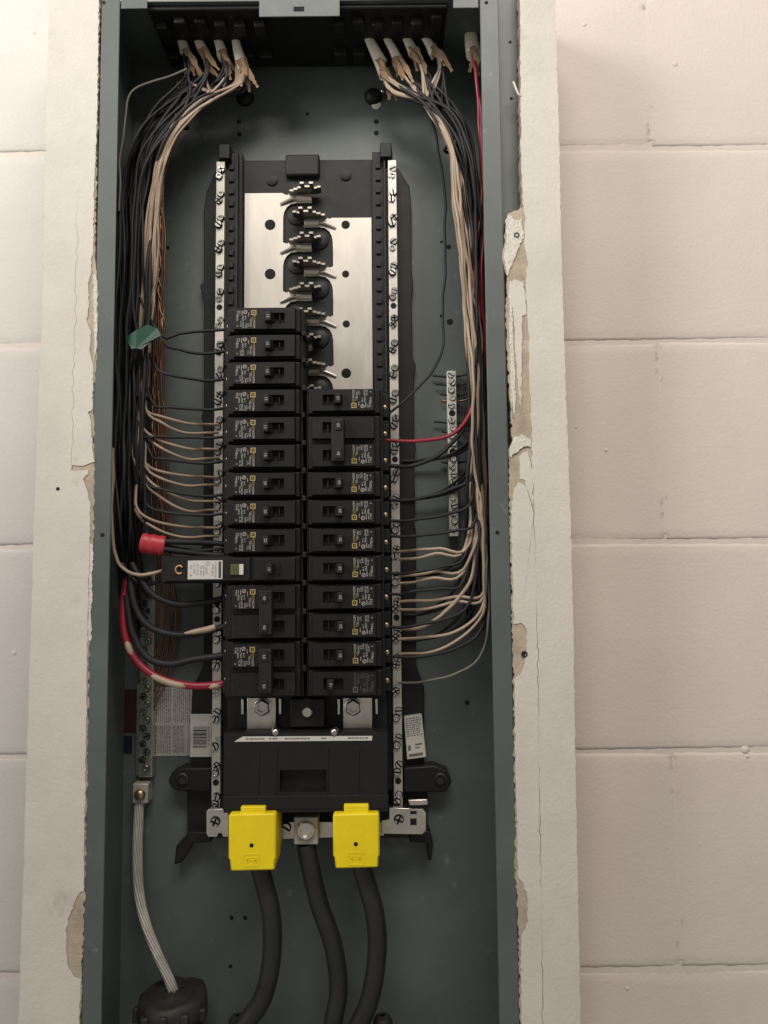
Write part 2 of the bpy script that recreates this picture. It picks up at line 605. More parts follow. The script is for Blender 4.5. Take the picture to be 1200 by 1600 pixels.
# deck under the bus bars
MB().box(-146, -3, 13, 20, -200, 368).build('deck', 'black_plastic', inte, bevel=1.0)
for s_, x0 in ((-1, -157.5), (1, -9.0)):
    mb = MB()
    mb.box(x0, x0 + 17, 13.1, 27, -262, 372)
    for k in range(38):
        z = 358 - k * 12.75
        mb.box(x0 + 3.5, x0 + 8.5, 27, 29.0, z - 4.2, z + 1.2)
    mb.box(x0 + 11.5, x0 + 13.5, 27, 33, -200, 370)
    mb.build('breaker_rail', 'black_plastic', inte, bevel=0.4)
mb = MB()
x0, z0 = P(446, 274, 26)
x1, z1 = P(499, 243, 26)
mb.box(x0, x1, 12, 26, z0, z1 + 2)
mb.build('centre_knob', 'black_plastic', inte, bevel=2.0)
for xx in (P(352, 240, 30)[0], P(603, 240, 30)[0]):
    MB().taper(xx - 7, xx + 7, 360, 378, 12, 36, 1.5).build('rail_end', 'black_plastic', inte, bevel=0.8)
for (px, py) in ((425, 282), (540, 274)):
    x, z = P(px, py, 20)
    MB().lathe(x, z, [(6, 18), (5.6, 21.5), (3.8, 22)], 16).build('deck_boss', 'black_plastic', inte)


# bus plates with their tongues and blades
def arc(cx, cz, r_, a0, a1, n=7):
    return [(cx + r_ * math.cos(R(a0 + (a1 - a0) * k / (n - 1))), cz + r_ * math.sin(R(a0 + (a1 - a0) * k / (n - 1)))) for k in range(n)]


def bus(side, rows, ztop, zbot):
    """outline in a frame where the plate is at left and the tongues point to +x; mirrored for the right plate"""
    xo, xe, xt = -139.2, -99.0, -70.5          # outer edge, inner edge of plate, tongue tip
    cx = -74.6
    pts = [(xo, ztop)]
    first = True
    for n in rows:
        z = row_z(n) - 3.2                      # tongue's upper edge
        zt, zb = z, z - 8.0
        if zt < zbot:
            break
        if first:
            pts += [(xe - 1, ztop)]
            first = False
        pts += [(xe - 1, zt + 2.2), (xe + 3, zt + 0.5), (xe + 4.5, zt + 2.0), (xe + 6, zt)]
        pts += [(xt, zt), (xt, zb), (xe + 13, zb)]
        pts += [(xe + 7, zb - 1.2), (xe + 3, zb - 4.5), (xe + .4, zb - 9.5), (xe - .6, zb - 15)]
    pts += [(xe - 1, zbot), (xo, zbot)]
    out = []
    for p in pts:
        if p[1] >= zbot - .01:
            out.append(p)
    if side > 0:
        out = [(2 * cx - x, z) for x, z in out]
    mb = MB().poly(out, 20.2, 22.4)
    root = mb.build('bus_bar', 'bus_metal', inte, bevel=0.35)
    for n in rows:
        z = row_z(n) - 3.2
        if z - 8 < zbot - 6:
            continue
        f = (lambda x: x) if side < 0 else (lambda x: 2 * cx - x)
        # castellated blade standing out from the tongue: (x0, x1, height)
        x0 = xe + 6.5
        prof = [(0, 4.2, 8), (4.2, 8.5, 11), (8.5, 12, 14), (12, 16.0, 23), (16.0, 21, 16), (21, 25.2, 23), (25.2, 28, 13), (28, 32, 15)]
        pts = [(0, 22.4)]
        for a, b_, h in prof:
            pts += [(a, 22.4 + h), (b_, 22.4 + h)]
        pts += [(32, 27), (28.4, 24)]
        n_ = len(pts)
        vs = [(f(x0 + a), -dd, z + .2) for a, dd in pts] + [(f(x0 + a), -dd, z + 2.6) for a, dd in pts]
        fs = [tuple(range(n_)), tuple(range(n_, 2 * n_))[::-1]] + [(i, (i + 1) % n_, n_ + (i + 1) % n_, n_ + i) for i in range(n_)]
        MB().add(vs, fs).build('stab', 'stab_metal_shaded', root, bevel=0.25)
        # rolled lead-in under the blade and the stamped rib at its root
        mb = MB()
        sec = [(z + .2, 22.3), (z - 1.5, 25.6), (z - 3.5, 26.6), (z - 5.6, 25.4), (z - 7.6, 22.3)]
        vs = [(f(xx), -dd, zz) for xx in (xe + 13, xt - .3) for zz, dd in sec]
        k = len(sec)
        mb.add(vs, [(i, i + 1, k + i + 1, k + i) for i in range(k - 1)] + [tuple(range(k)), tuple(range(k, 2 * k))[::-1]])
        mb.build('tongue', 'bus_metal', root, angle=60)
        rib = [Vector((f(xe - 3.5), -22.4, z - 9.5)), Vector((f(xe + 2), -23.4, z - 7)), Vector((f(xe + 8), -24.0, z - 4.6)), Vector((f(xe + 13), -23.0, z - 3.8))]
        MB().tube(spline(rib, 1.5), 1.7, 8).build('rib', 'bus_metal', root)
    return root


bl = bus(-1, range(-6, 6), P(382, 302, 22)[1], -150) if False else bus(-1, [-6, -4, -2, 0, 2], P(382, 302, 22)[1], 60)
br = bus(1, [-5, -3, -1, 1, 3], P(582, 340, 22)[1], 60)
for (px, py, r_) in ((422, 351, 5.4), (422, 428, 5.4), (540, 351, 4.3), (540, 428, 3.6), (541, 506, 3.6), (541, 583, 4.9)):
    x, z = P(px, py, 22.6)
    MB().lathe(x, z, [(r_, 22), (r_, 22.75), (r_ * .96, 22.8)], 22).build('bus_hole', 'dark_hole', bl if px < 480 else br)
# rounded insulating pads between the tongues
for n in range(-6, 5):
    for sd in (-1, 1):
        if (n % 2 == 0) == (sd < 0):
            z = row_z(n) - 24.5
            if z < 70:
                continue
            xx = -86 if sd < 0 else -63
            MB().lathe(xx, z, [(9.5, 19), (9.0, 21.8), (7.5, 22.6)], 24).build('insulating_pad', 'black_plastic', inte)


# neutral bars
def neutral_bar(xc, ztop, zbot, seed, holes):
    rnd = random.Random(seed)
    bar = MB().box(xc - 4.3, xc + 4.3, 25, 33, zbot, ztop).build('neutral_bar', 'bar_metal', inte, bevel=0.5)
    k = 0
    z = ztop - 9.5
    while z > zbot + 6:
        for j, dz in enumerate((0, -6.7)):
            if z + dz < zbot + 4:
                continue
            dx = 1.0 if j == 0 else -0.8
            kind = rnd.choices(('slot', 'cross', 'hollow'), (6, 3, 3))[0]
            if (k, j) in holes:
                put(HOLE, bar, xc, 33.05, z + dz, name='screw_hole')
            else:
                put(SCREW[(kind, 'screw_steel')], bar, xc + dx + rnd.uniform(-.4, .4), 32.6 + rnd.uniform(-.3, 1.3), z + dz,
                    rnd.uniform(0, 3.14), name='screw', tilt=rnd.uniform(-.05, .05))
        k += 1
        z -= ROWP * 0.985
        if k % 6 == 0:
            put(HOLE, bar, xc, 33.05, z + 9.7, name='screw_hole', scale=.92)
            z -= 3.0
    return bar


neutral_bar(-161.6, 360, -276, 5, {(17, 0)})
neutral_bar(11.2, 360, -276, 9, set())

# main lug section below the breakers
mb = MB()
x0, z1 = P(352, 1086, 62)
x1, z0 = P(606, 1150, 62)
mb.box(x0, x1, 20.1, 52, z0, z1)
mb.build('lug_base', 'black_plastic', inte, bevel=1.0)
x0, z1 = P(350, 1146, 76)
x1, z0 = P(606, 1268, 76)
xm0, zm1 = P(437, 1203, 76)
xm1, zm0 = P(510, 1237, 76)
mb = MB()
cov = inte
mb.box(x0, xm0, 20.2, 76, z0, z1)
mb.box(xm1, x1, 20.2, 76, z0, z1)
mb.box(xm0, xm1, 20.2, 76, z0, zm0)
mb.box(xm0, xm1, 20.2, 76, zm1, z1)
mb.box(xm0, xm1, 20.2, 66, zm0, zm1)
mb.build('lug_cover', 'black_plastic', inte)
mb = MB()
xa, za = P(350, 1244, 76)
mb.box(x0 - .6, x1 + .6, 74, 76.8, z0 + 3, za)
for px in (404, 432, 512, 560):
    xx = P(px, 1200, 76)[0]
    mb.box(xx - .7, xx + .7, 75, 76.7, za + 2, z1 - 14)
mb.build('cover_rib', 'black_plastic', inte, bevel=.4)
xs, zs = P(479, 1174, 76)
MB().box(xs - 6, xs + 6, 75.8, 76.15, zs - 4, zs + 3).build('cover_slot', 'dark_hole', inte)
MB().poly(pp([(379, 1151), (582, 1150), (581, 1157), (366, 1159)], 76.6), 76, 76.6).build('label_strip', 'sticker_white', inte)
xa, za = P(384, 1154.5, 76.7)
xb = P(574, 1154.5, 76.7)[0]
rt = random.Random(2)
mb = MB()
for (u0, u1) in ((0, .16), (.19, .26), (.32, .52), (.62, .66), (.84, .99)):
    x = xa + (xb - xa) * u0
    while x < xa + (xb - xa) * u1:
        l_ = rt.uniform(.8, 2.6)
        mb.box(x, x + l_, 76.5, 76.75, za - .75, za + .55)
        x += l_ + rt.uniform(.4, .9)
mb.build('label_print', 'ink_soft', inte)
# bus straps with hex bolts
for sx, (pa, pb, pc) in ((-1, (386, 431, 410)), (1, (536, 582, 552))):
    x0, z1 = P(pa, 1090, 56)
    x1, z0 = P(pb, 1146, 56)
    st = MB().box(x0, x1, 50, 56.2, z0, z1).build('bus_strap', 'zinc', inte, bevel=.6)
    xb, zb = P(pc, 1105, 60)
    MB().lathe(xb, zb, [(8.2, 56), (8.0, 57.5), (7.2, 58.0)], 24).build('washer', 'zinc', st)
    bo = MB().lathe(xb, zb, [(7.4, 57.5), (7.4, 64), (6.4, 65.2), (4.4, 65.2), (3.8, 61)], 6, rot=R(30))
    bo.build('hex_bolt', 'screw_steel', st, angle=25)
    for ex in (x0 - 5, x1 + 3):
        MB().box(ex, ex + 2.2, 46, 58, z1 - 15, z1 - 1).build('strap_tab', 'zinc', st, bevel=.3)
xb, zb = P(480, 1113, 66)
MB().box(xb - 16, xb + 16, 52, 64, zb - 14, zb + 12).build('centre_block', 'black_plastic', inte, bevel=1.2)
MB().lathe(xb, zb, [(5, 63), (5, 66), (4, 67.2), (1, 67.6)], 18).build('centre_screw', 'zinc', inte)
for px in (430, 522):
    x, z = P(px, 1144, 78)
    MB().lathe(x, z, [(4.0, 74), (3.6, 76.6), (2.5, 78.4), (0.8, 79.2)], 16).build('rivet', 'screw_steel', inte)
# black feet
for pts in ([(330, 1200), (283, 1200), (268, 1208), (262, 1222), (270, 1234), (290, 1237), (330, 1237)],
            [(330, 1300), (292, 1300), (290, 1312), (275, 1322), (272, 1352), (284, 1348), (302, 1318), (330, 1316)],
            [(630, 1200), (678, 1196), (700, 1205), (706, 1222), (696, 1238), (668, 1238), (630, 1240)],
            [(640, 1300), (672, 1298), (677, 1320), (674, 1346), (669, 1345), (668, 1318), (640, 1316)]):
    MB().poly(pp(pts, 24), 5, 24).build('mounting_foot', 'black_plastic', inte, bevel=1.4)
for px, py in ((285, 1217), (688, 1217)):
    x, z = P(px, py, 25)
    MB().lathe(x, z, [(6, 23), (6, 26), (4.2, 27), (3.6, 24.6)], 18).build('foot_screw', 'bushing_grey', inte)
# zinc brackets and neutral tie at the bottom
MB().poly(pp([(322, 1268), (326, 1264), (357, 1264), (357, 1308), (348, 1308), (346, 1302), (341, 1302), (339, 1308), (325, 1308), (322, 1303)], 46), 40, 46).build('bracket', 'zinc', inte, bevel=.5)
MB().poly(pp([(608, 1262), (661, 1264), (666, 1270), (666, 1298), (660, 1304), (596, 1303), (596, 1282), (608, 1280)], 46), 40, 46).build('bracket', 'zinc', inte, bevel=.5)
x, z = P(646, 1284, 46)
MB().box(x - 3, x + 3, 46, 46.2, z - 3, z + 3).build('square_hole', 'dark_hole', inte)
x, z = P(646, 1270, 46)
MB().box(x - 3, x + 3, 46, 46.2, z - 1.2, z + 1.6).build('square_hole', 'dark_hole', inte)
for px, py in ((336, 1284), (623, 1281)):
    x, z = P(px, py, 47)
    put(SCREW[('cross', 'screw_steel')], inte, x, 46.3, z, .4, name='bracket_screw', scale=1.25)
MB().poly(pp([(428, 1284), (600, 1284), (600, 1306), (428, 1312)], 42), 36, 42).build('neutral_tie', 'zinc', inte, bevel=.5)
x0, z1 = P(459, 1277, 60)
x1, z0 = P(497, 1320, 60)
lug = MB().box(x0, x1, 42.2, 60, z0, z1).build('neutral_lug', 'aluminium', inte, bevel=1.2)
x, z = P(478, 1298, 62)
MB().lathe(x, z, [(8.2, 59), (8.2, 63.5), (7.2, 64.4), (5.6, 64.4), (5.0, 60.5)], 20).build('lug_screw', 'zinc', lug)
x, z = P(447, 1293, 43)
put(SCREW[('slot', 'screw_steel')], inte, x, 42.2, z, .5, name='tie_screw', scale=1.3)
# white cable stub end on the right bracket
MB().poly(pp([(637, 1249), (668, 1248), (669, 1257), (640, 1258)], 48), 46.2, 50).build('bracket_tab', 'zinc', inte, bevel=.8)


# stickers
def print_lines(x0, x1, z0, z1, d, n, seed, vertical=False, size=1.4):
    rnd = random.Random(seed)
    mb = MB()
    if vertical:
        for k in range(n):
            x = x0 + (x1 - x0) * (k + .5) / n
            z = z1
            while z > z0 + 1:
                ln = min(rnd.uniform(1.0, 4.5), z - z0)
                hw = (x1 - x0) / n * rnd.uniform(.16, .30)
                mb.box(x - hw, x + hw, d - .05, d + .08, z - ln, z)
                z -= ln + rnd.uniform(.5, 1.0)
    else:
        for k in range(n):
            z = z0 + (z1 - z0) * (k + .5) / n
            x = x0
            while x < x1 - 1:
                ln = min(rnd.uniform(1.0, 4.5), x1 - x)
                hw = (z1 - z0) / n * rnd.uniform(.16, .30)
                mb.box(x, x + ln, d - .05, d + .08, z - hw, z + hw)
                x += ln + rnd.uniform(.5, 1.0)
    return mb


x0, z1 = P(238, 1074, 5)
x1, z0 = P(299, 1181, 5)
st = MB().box(x0, x1, 4.1, 4.6, z0, z1).build('sticker', 'sticker_grey', enc)
mb = MB()
xm, zm = (x0 + x1) / 2, z0 + (z1 - z0) * .46
for q, (a, b_, c_, e) in enumerate(((x0 + 1.5, xm - .8, zm + 1.5, z1 - 1.5), (xm + .8, x1 - 1.5, zm + 1.5, z1 - 1.5), (x0 + 1.5, xm - .8, z0 + 2, zm - 1.5), (xm + .8, x1 - 7, z0 + 2, zm - 1.5))):
    t = print_lines(a, b_, c_, e, 4.62, 9, 20 + q, vertical=True)
    mb.add(t.v, t.f)
mb.build('small_print', 'ink_soft', st)
x0, z1 = P(297, 1116, 15)
x1, z0 = P(331, 1183, 15)
st = MB().box(x0, x1, 13.1, 15, z0, z1).build('barcode_sticker', 'sticker_white', inte, bevel=.5)
mb = MB()
z = z1 - 12
rb2 = random.Random(4)
while z > z0 + 9:
    h = rb2.choice((.5, .5, .9, 1.5))
    mb.box(x0 + 3.2, x1 - 5.2, 14.95, 15.1, z - h, z)
    z -= h + rb2.choice((.5, .7, 1.1))
t = print_lines(x1 - 4.4, x1 - 2.4, z0 + 10, z1 - 12, 15.02, 2, 8, vertical=True)
mb.add(t.v, t.f)
mb.build('barcode', 'ink', st)
lab = [P(631, 1120, 20), P(659, 1116, 20), P(666, 1183, 20), P(636, 1187, 20)]
st = MB().poly(lab, 13.2, 20).build('rating_sticker', 'sticker_white', inte, bevel=.6)
mb = MB()
ax, az = Vector(lab[1]) - Vector(lab[0]), Vector(lab[3]) - Vector(lab[0])
rr = random.Random(12)


def lab_rect(u0, u1, v0, v1):
    o_ = Vector(lab[0])
    q = [o_ + ax * u + az * v for u, v in ((u0, v0), (u1, v0), (u1, v1), (u0, v1))]
    mb.poly([tuple(p) for p in q], 19.95, 20.12)


for k in range(9):
    u = .08
    while u < .86:
        l_ = rr.uniform(.06, .2)
        lab_rect(u, min(.92, u + l_), .05 + k * .05, .075 + k * .05)
        u += l_ + .05
lab_rect(.1, .26, .68, .80)
lab_rect(.5, .9, .66, .70)
lab_rect(.5, .75, .74, .77)
lab_rect(.12, .9, .88, .95)
mb.build('small_print', 'ink_soft', st)
# red and blue sticker in the left gutter
x0, z1 = P(193, 1078, 6)
x1, z0 = P(211, 1145, 6)
MB().box(x0, x1, 4.1, 4.6, z0, z1).build('red_sticker', 'sticker_red', enc)
x0, z1 = P(186, 1150, 6)
x1, z0 = P(205, 1178, 6)
MB().box(x0, x1, 4.1, 4.6, z0, z1).build('blue_sticker', 'tape_blue', enc)

# ------------------------------------------------------------------ breakers
FACE_D, BODY_D = 89.0, 83.5


def body_mesh(u0=-36.0, u1=34.6, f0=-28.0, poles=1, opening=True):
    """u along the breaker, w across; the outer end is at -u"""
    mb = MB()
    h = 12.45
    wtop, wbot = h, -h - 25.5 * (poles - 1)
    mb.box(u0, u1, 28, 78, wbot, wtop)                           # case
    mb.taper(u0 + 2, u1 - 1.5, wbot + .3, wtop - .3, 77.9, BODY_D, 1.1)    # shoulder
    mb.box(u0 - 5.5, u0 + .2, 30, 62, wbot + 1.5, wtop - 1.5)     # terminal shelf
    mb.box(u1 - .2, u1 + 2.6, 62, 84, -h - 2.2, -h + 2.2)         # retaining nub
    for p in range(poles):
        wc = -25.5 * p
        a0, a1, b0, b1 = f0, 28.2, wc - 9.9, wc + 9.9
        o0, o1, p0, p1 = 1.2, 18.6, wc - 4.9, wc + 4.9
        i = .7
        vs = [(a0 - i, -(BODY_D - .6), b0 - i), (a1 + i, -(BODY_D - .6), b0 - i), (a1 + i, -(BODY_D - .6), b1 + i), (a0 - i, -(BODY_D - .6), b1 + i),
              (a0, -FACE_D, b0), (a1, -FACE_D, b0), (a1, -FACE_D, b1), (a0, -FACE_D, b1),
              (o0, -FACE_D, p0), (o1, -FACE_D, p0), (o1, -FACE_D, p1), (o0, -FACE_D, p1),
              (o0 + .4, -80, p0 + .4), (o1 - .4, -80, p0 + .4), (o1 - .4, -80, p1 - .4), (o0 + .4, -80, p1 - .4)]
        fs = []
        for k in range(4):
            n = (k + 1) % 4
            fs += [(k, n, 4 + n, 4 + k), (4 + k, 4 + n, 8 + n, 8 + k), (8 + k, 8 + n, 12 + n, 12 + k)]
        fs.append((12, 13, 14, 15))
        mb.add(vs, fs)
        mb.box(13.4, 14.6, 79.9, 87.2, p0 + .5, p1 - .5)          # rocker web in the opening
    return mb


def handle_mesh(u0, tilt=0.0):
    mb = MB()
    vs = []
    for (a, b_, dd) in ((u0 - .2, u0 + 8.5, 80.1), (u0 + tilt, u0 + 5.0 + tilt, 95.5), (u0 + .5 + tilt, u0 + 4.5 + tilt, 96.2)):
        hw = 4.35 if dd < 96 else 3.9
        vs += [(a, -dd, -hw), (b_, -dd, -hw), (b_, -dd, hw), (a, -dd, hw)]
    fs = [(3, 2, 1, 0), (8, 9, 10, 11)]
    for j in range(2):
        for k in range(4):
            n = (k + 1) % 4
            fs.append((j * 4 + k, j * 4 + n, j * 4 + 4 + n, j * 4 + 4 + k))
    mb.add(vs, fs)
    return mb


def ring_mesh(r0, r1, n=14):
    me = bpy.data.meshes.new('r')
    vs = [(r_ * math.cos(2 * math.pi * k / n) * S, r_ * math.sin(2 * math.pi * k / n) * S, 0) for r_ in (r0, r1) for k in range(n)]
    me.from_pydata(vs, [], [(k, (k + 1) % n, n + (k + 1) % n, n + k) for k in range(n)])
    return me


def rect_ring(a, b_):
    me = bpy.data.meshes.new('q')
    vs = [(x * q * S, y * q * S, 0) for q in (a, b_) for x, y in ((-1, -1), (1, -1), (1, 1), (-1, 1))]
    me.from_pydata(vs, [], [(k, (k + 1) % 4, 4 + (k + 1) % 4, 4 + k) for k in range(4)])
    return me


def rect_flat(a, b_):
    me = bpy.data.meshes.new('q')
    me.from_pydata([(-a * S, -b_ * S, 0), (a * S, -b_ * S, 0), (a * S, b_ * S, 0), (-a * S, b_ * S, 0)], [], [(0, 1, 2, 3)])
    return me


DP = FACE_D + 0.06


def print_white(variant):
    it = []
    t = lambda s, size, u, w_: it.append((text_mesh(s, size, 'print_white'), -90, u, w_, DP))
    t('HOM', 2.9, -9.4, -5.9)
    t('120/240V', 2.1, -12.4, -4.2)
    t('CTL', 2.1, -14.6, -6.4)
    if variant != 1:
        t('SWD', 2.1, -16.6, -7.0)
    t('40 C', 2.1, -17.2, 0.5)
    t('HACR', 2.3, -19.4, -6.2)
    t('Cu-Al', 2.3, -21.3, -6.4 if variant else -5.0)
    t('10kA', 2.4, -19.6, 0.2)
    t('TYPE', 2.5, -24.6, 4.6)
    t('60Hz', 2.5, -22.4 if variant == 2 else -24.8, 0.4)
    t('A', 2.2, -24.6, -7.2)
    it.append((ring_mesh(1.35, 1.8), 0, -17.4, 6.0, DP))
    it.append((rect_flat(1.7, .22), 40, -17.4, 6.0, DP))
    it.append((rect_flat(.25, 2.2), 0, -20.4, 5.0, DP))
    it.append((rect_flat(.2, 1.5), 0, -22.4, 5.6, DP))
    it.append((rect_flat(.2, 1.8), 0, -14.2, 3.6, DP))
    return merge_flat(it, 'printed_text', 'print_white')


def print_emblem():
    it = [(rect_ring(1.45, 2.35), 0, -9.6, 5.3, DP), (rect_flat(.55, .55), 0, -9.6, 5.3, DP)]
    it.append((text_mesh('HOM', 2.4, 'print_yellow'), -90, -9.2, 0.4, DP))
    it.append((text_mesh('TYPE', 1.7, 'print_yellow'), -90, -11.4, -.6, DP))
    return merge_flat(it, 'printed_emblem', 'print_yellow')


PW = [print_white(k) for k in range(3)]
PWD = PW[0].copy()
PWD.materials.clear()
PWD.materials.append(MATS['print_dim'])
PE = print_emblem()
PED = PE.copy()
PED.materials.clear()
PED.materials.append(MATS['print_dim'])
BODY1 = body_mesh().mesh('case', 'breaker_plastic', smooth=False)
BODY2 = body_mesh(poles=2).mesh('case', 'breaker_plastic', smooth=False)
HAND = [handle_mesh(1.7, t).mesh('handle', 'handle_plastic', smooth=False) for t in (0.3, -0.6, -1.3)]
HANDOFF = handle_mesh(9.0, .6).mesh('handle', 'handle_plastic', smooth=False)
TSCREW = MB().lathe(0, 0, [(2.2, -1), (2.2, .5), (1.5, 1.0)], 12).mesh('terminal_screw', 'brass')


def number(n):
    def f(u, d):
        return merge_flat([(text_mesh(str(n), 3.7, 'print_white'), -90, u, 0, d)], 'rating_number', 'print_white')
    return f


NUM = {n: number(n)(4.0, 96.3) for n in (15, 20)}


rpl = random.Random(19)


def place(root, side, n):
    x = -108.4 if side < 0 else -36.1
    root.location = ((x + rpl.uniform(-.35, .35)) * S, rpl.uniform(-.4, .4) * S, (row_z(n) + rpl.uniform(-.15, .15)) * S)
    root.rotation_euler = (0, R(rpl.uniform(-.25, .25)), 0)
    if side > 0:
        root.rotation_euler = (0, math.pi + R(rpl.uniform(-.25, .25)), 0)


def add(root, name, me, bevel=0.0, loc=None, rot=None):
    o = link(name, me, root, bevel)
    if loc:
        o.location = Vector(loc) * S
    if rot:
        o.rotation_euler = rot
    return o


BRK = []


def single(side, n, amps, label, hv=0, pv=0, dim=False, off=False):
    root = thing('circuit_breaker', label, 'breaker', group='single-pole circuit breakers', local=True)
    add(root, 'case', BODY1, .45)
    hd = add(root, 'handle', HANDOFF if off else HAND[hv], .35)
    dx = (0.3, -0.6, -1.3)[hv] if not off else 7.6
    nm = add(root, 'rating_number', NUM[amps], loc=(dx - .1, 0, 0))
    add(root, 'printed_text', PWD if dim else PW[pv])
    add(root, 'printed_emblem', PED if dim else PE)
    add(root, 'terminal_screw', TSCREW, loc=(-37.6, -61.8, 1.5))
    place(root, side, n)
    BRK.append(root)
    return root


TEXT_ROT = -90


def double(side, n, amps, label, print_pole=0, hu=-3.2):
    root = thing('circuit_breaker', label, 'breaker', group='two-pole circuit breakers', local=True)
    add(root, 'case', BODY2, .45)
    mb = MB()
    for wc in (0, -25.5):
        mb.taper(hu + 1.5, hu + 11, wc - 4.3, wc + 4.3, 80.1, 92, .3)
    mb.taper(hu, hu + 12.5, -25.5 - 7, 7, 90.5, 98.2, .8)
    hd = add(root, 'handle_tie', mb.mesh('handle_tie', 'handle_plastic', smooth=False), .5)
    mb = MB()
    for wc in (0, -25.5):
        mb.taper(hu + 2.2, hu + 8.8, wc - 4.6, wc + 4.6, 98.1, 99.2, .5)
    add(root, 'handle_pad', mb.mesh('handle_pad', 'handle_plastic', smooth=False), .3)
    it = [(text_mesh(str(amps), 3.7, 'print_white'), -90, hu + 5.4, wc, 99.3) for wc in (0, -25.5)]
    add(root, 'rating_number', merge_flat(it, 'rating_number', 'print_white'))
    add(root, 'printed_text', PW[2], loc=(0, 0, -25.5 * print_pole))
    add(root, 'printed_emblem', PE, loc=(0, 0, -25.5 * print_pole))
    for wc in (0, -25.5):
        add(root, 'terminal_screw', TSCREW, loc=(-37.6, -61.8, wc + 1.5))
    place(root, side, n)
    BRK.append(root)
    return root


ordn = ['topmost', 'second', 'third', 'fourth', 'fifth', 'sixth', 'seventh', 'eighth', 'ninth']
for k in range(9):
    a = 15 if k < 6 else 20
    single(-1, k, a, ('black %d-amp single breaker, topmost of the left column' % a) if k == 0 else
           'black %d-amp single breaker, %s from the top of the left column' % (a, ordn[k]), hv=(0, 0, 0, 1, 2, 2, 2, 2, 2)[k], pv=(0, 1, 0, 2, 0, 1, 0, 2, 1)[k])
double(-1, 10, 40, 'black 40-amp two-pole breaker just below the breaker with the white label')
double(-1, 12, 50, 'black 50-amp two-pole breaker at the bottom of the left column')
single(1, 3, 15, 'black 15-amp single breaker, topmost of the right column', hv=0, pv=1)
double(1, 5, 30, 'black 30-amp two-pole breaker with tied handle near the top of the right column', print_pole=0, hu=-1.5)
for k in range(6, 13):
    a = 20
    single(1, k, a, 'black 20-amp single breaker in the right column, %s below the two-pole breaker' % (ordn[k - 6] if k > 6 else 'first'),
           hv=(1, 2, 2, 1, 2, 2, 1)[k - 6], pv=(0, 2, 1)[k % 3])
single(1, 13, 15, 'black 15-amp single breaker with faint print at the bottom of the right column', off=True, dim=True)
# arc-fault breaker with its long module
root = thing('circuit_breaker', 'long black 15-amp arc-fault breaker with white label and green test button', 'breaker', local=True)
mb = MB()
h = 12.45
mb.box(-94, 34.6, 28, 80, -h, h)
mb.taper(-92, 33, -h + .3, h - .3, 79.9, BODY_D + 1.2, 1.2)
mb.taper(-9.5, 28.8, -10.4, 10.4, BODY_D, 88.2, .7)
mb.taper(-88, -11.5, -11, 11, BODY_D, 87.2, .9)
mb.box(-3.5, 3, 86, 88.4, -9.5, 9.5) if False else None
mb.box(34.4, 37.2, 62, 84, -h - 2.2, -h + 2.2)
add(root, 'case', mb.mesh('case', 'breaker_plastic', smooth=False), .5)
MBX = MB().box(6, 18.5, 88.0, 88.35, -4.9, 4.9)
add(root, 'handle_opening', MBX.mesh('handle_opening', 'dark_hole', smooth=False))
add(root, 'handle', HAND[2], .35, loc=(3.0, 0, 0))
add(root, 'rocker', MB().box(13.2, 14.6, 88, 89.6, -4.6, 4.6).mesh('rocker', 'breaker_plastic', smooth=False))
add(root, 'rating_number', NUM[15], loc=(2.0, 0, 0))
lb = add(root, 'label', MB().box(-68.2, -37, 87.15, 87.5, -8.6, 8.2).mesh('label', 'sticker_white', smooth=False), .1)
it = []
T = lambda s, size, u, w_: it.append((text_mesh(s, size, 'ink'), -90, u, w_, 87.56))
T('COMBINATION', 2.0, -43.2, -.2)
T('TYPE AFCI', 2.4, -46.0, -.2)
T('LISTED', 2.2, -51.5, -1.0)
T('120V 60Hz', 2.2, -54.0, -.6)
T('15A 10kA', 2.2, -56.4, -.6)
T('40 C Cu-Al', 2.2, -59.4, 0)
T('CTL SWD', 2.2, -62.4, 1)
T('A', 3.4, -65.5, -5.2)
T('120V', 2.0, -65.4, 2.6)
it.append((ring_mesh(1.3, 1.7), 0, -50.2, 5.4, 87.56))
it.append((rect_flat(1.2, 7.4), 0, -39.4, -.2, 87.56))
add(root, 'small_print', merge_flat(it, 'small_print', 'ink'))
add(root, 'test_button', MB().box(-29.6, -22.2, 87.1, 89.2, -4.9, 4.6).mesh('test_button', 'button_green', smooth=False), .3)
it = [(rect_flat(.35, 2.6), 0, -26.9, 0, 89.26), (rect_flat(.35, 2.6), 0, -24.6, 0, 89.26), (rect_flat(1.0, .4), 0, -25.7, 0, 89.26)]
add(root, 'button_mark', merge_flat(it, 'button_mark', 'ink'))
add(root, 'white_tab', MB().box(-21.9, -18.0, 87.1, 89.0, -4.9, 4.6).mesh('white_tab', 'sticker_white', smooth=False), .25)
cp = [Vector((-75.6 + 3.1 * math.cos(R(a)), -87.6, 3.6 * math.sin(R(a)))) for a in range(25, 336, 15)]
cp = [Vector((-75.6 - 3.1 * math.cos(R(a)), -87.8, 3.6 * math.sin(R(a)))) for a in range(-150, 151, 15)]
cp = [Vector((-75.6 + 3.1 * math.cos(R(a)), -87.8, 3.6 * math.sin(R(a)))) for a in range(35, 326, 15)]
add(root, 'copper_ring', MB().tube(cp, 1.15, 8).mesh('copper_ring', 'copper'))
place(root, -1, 9)

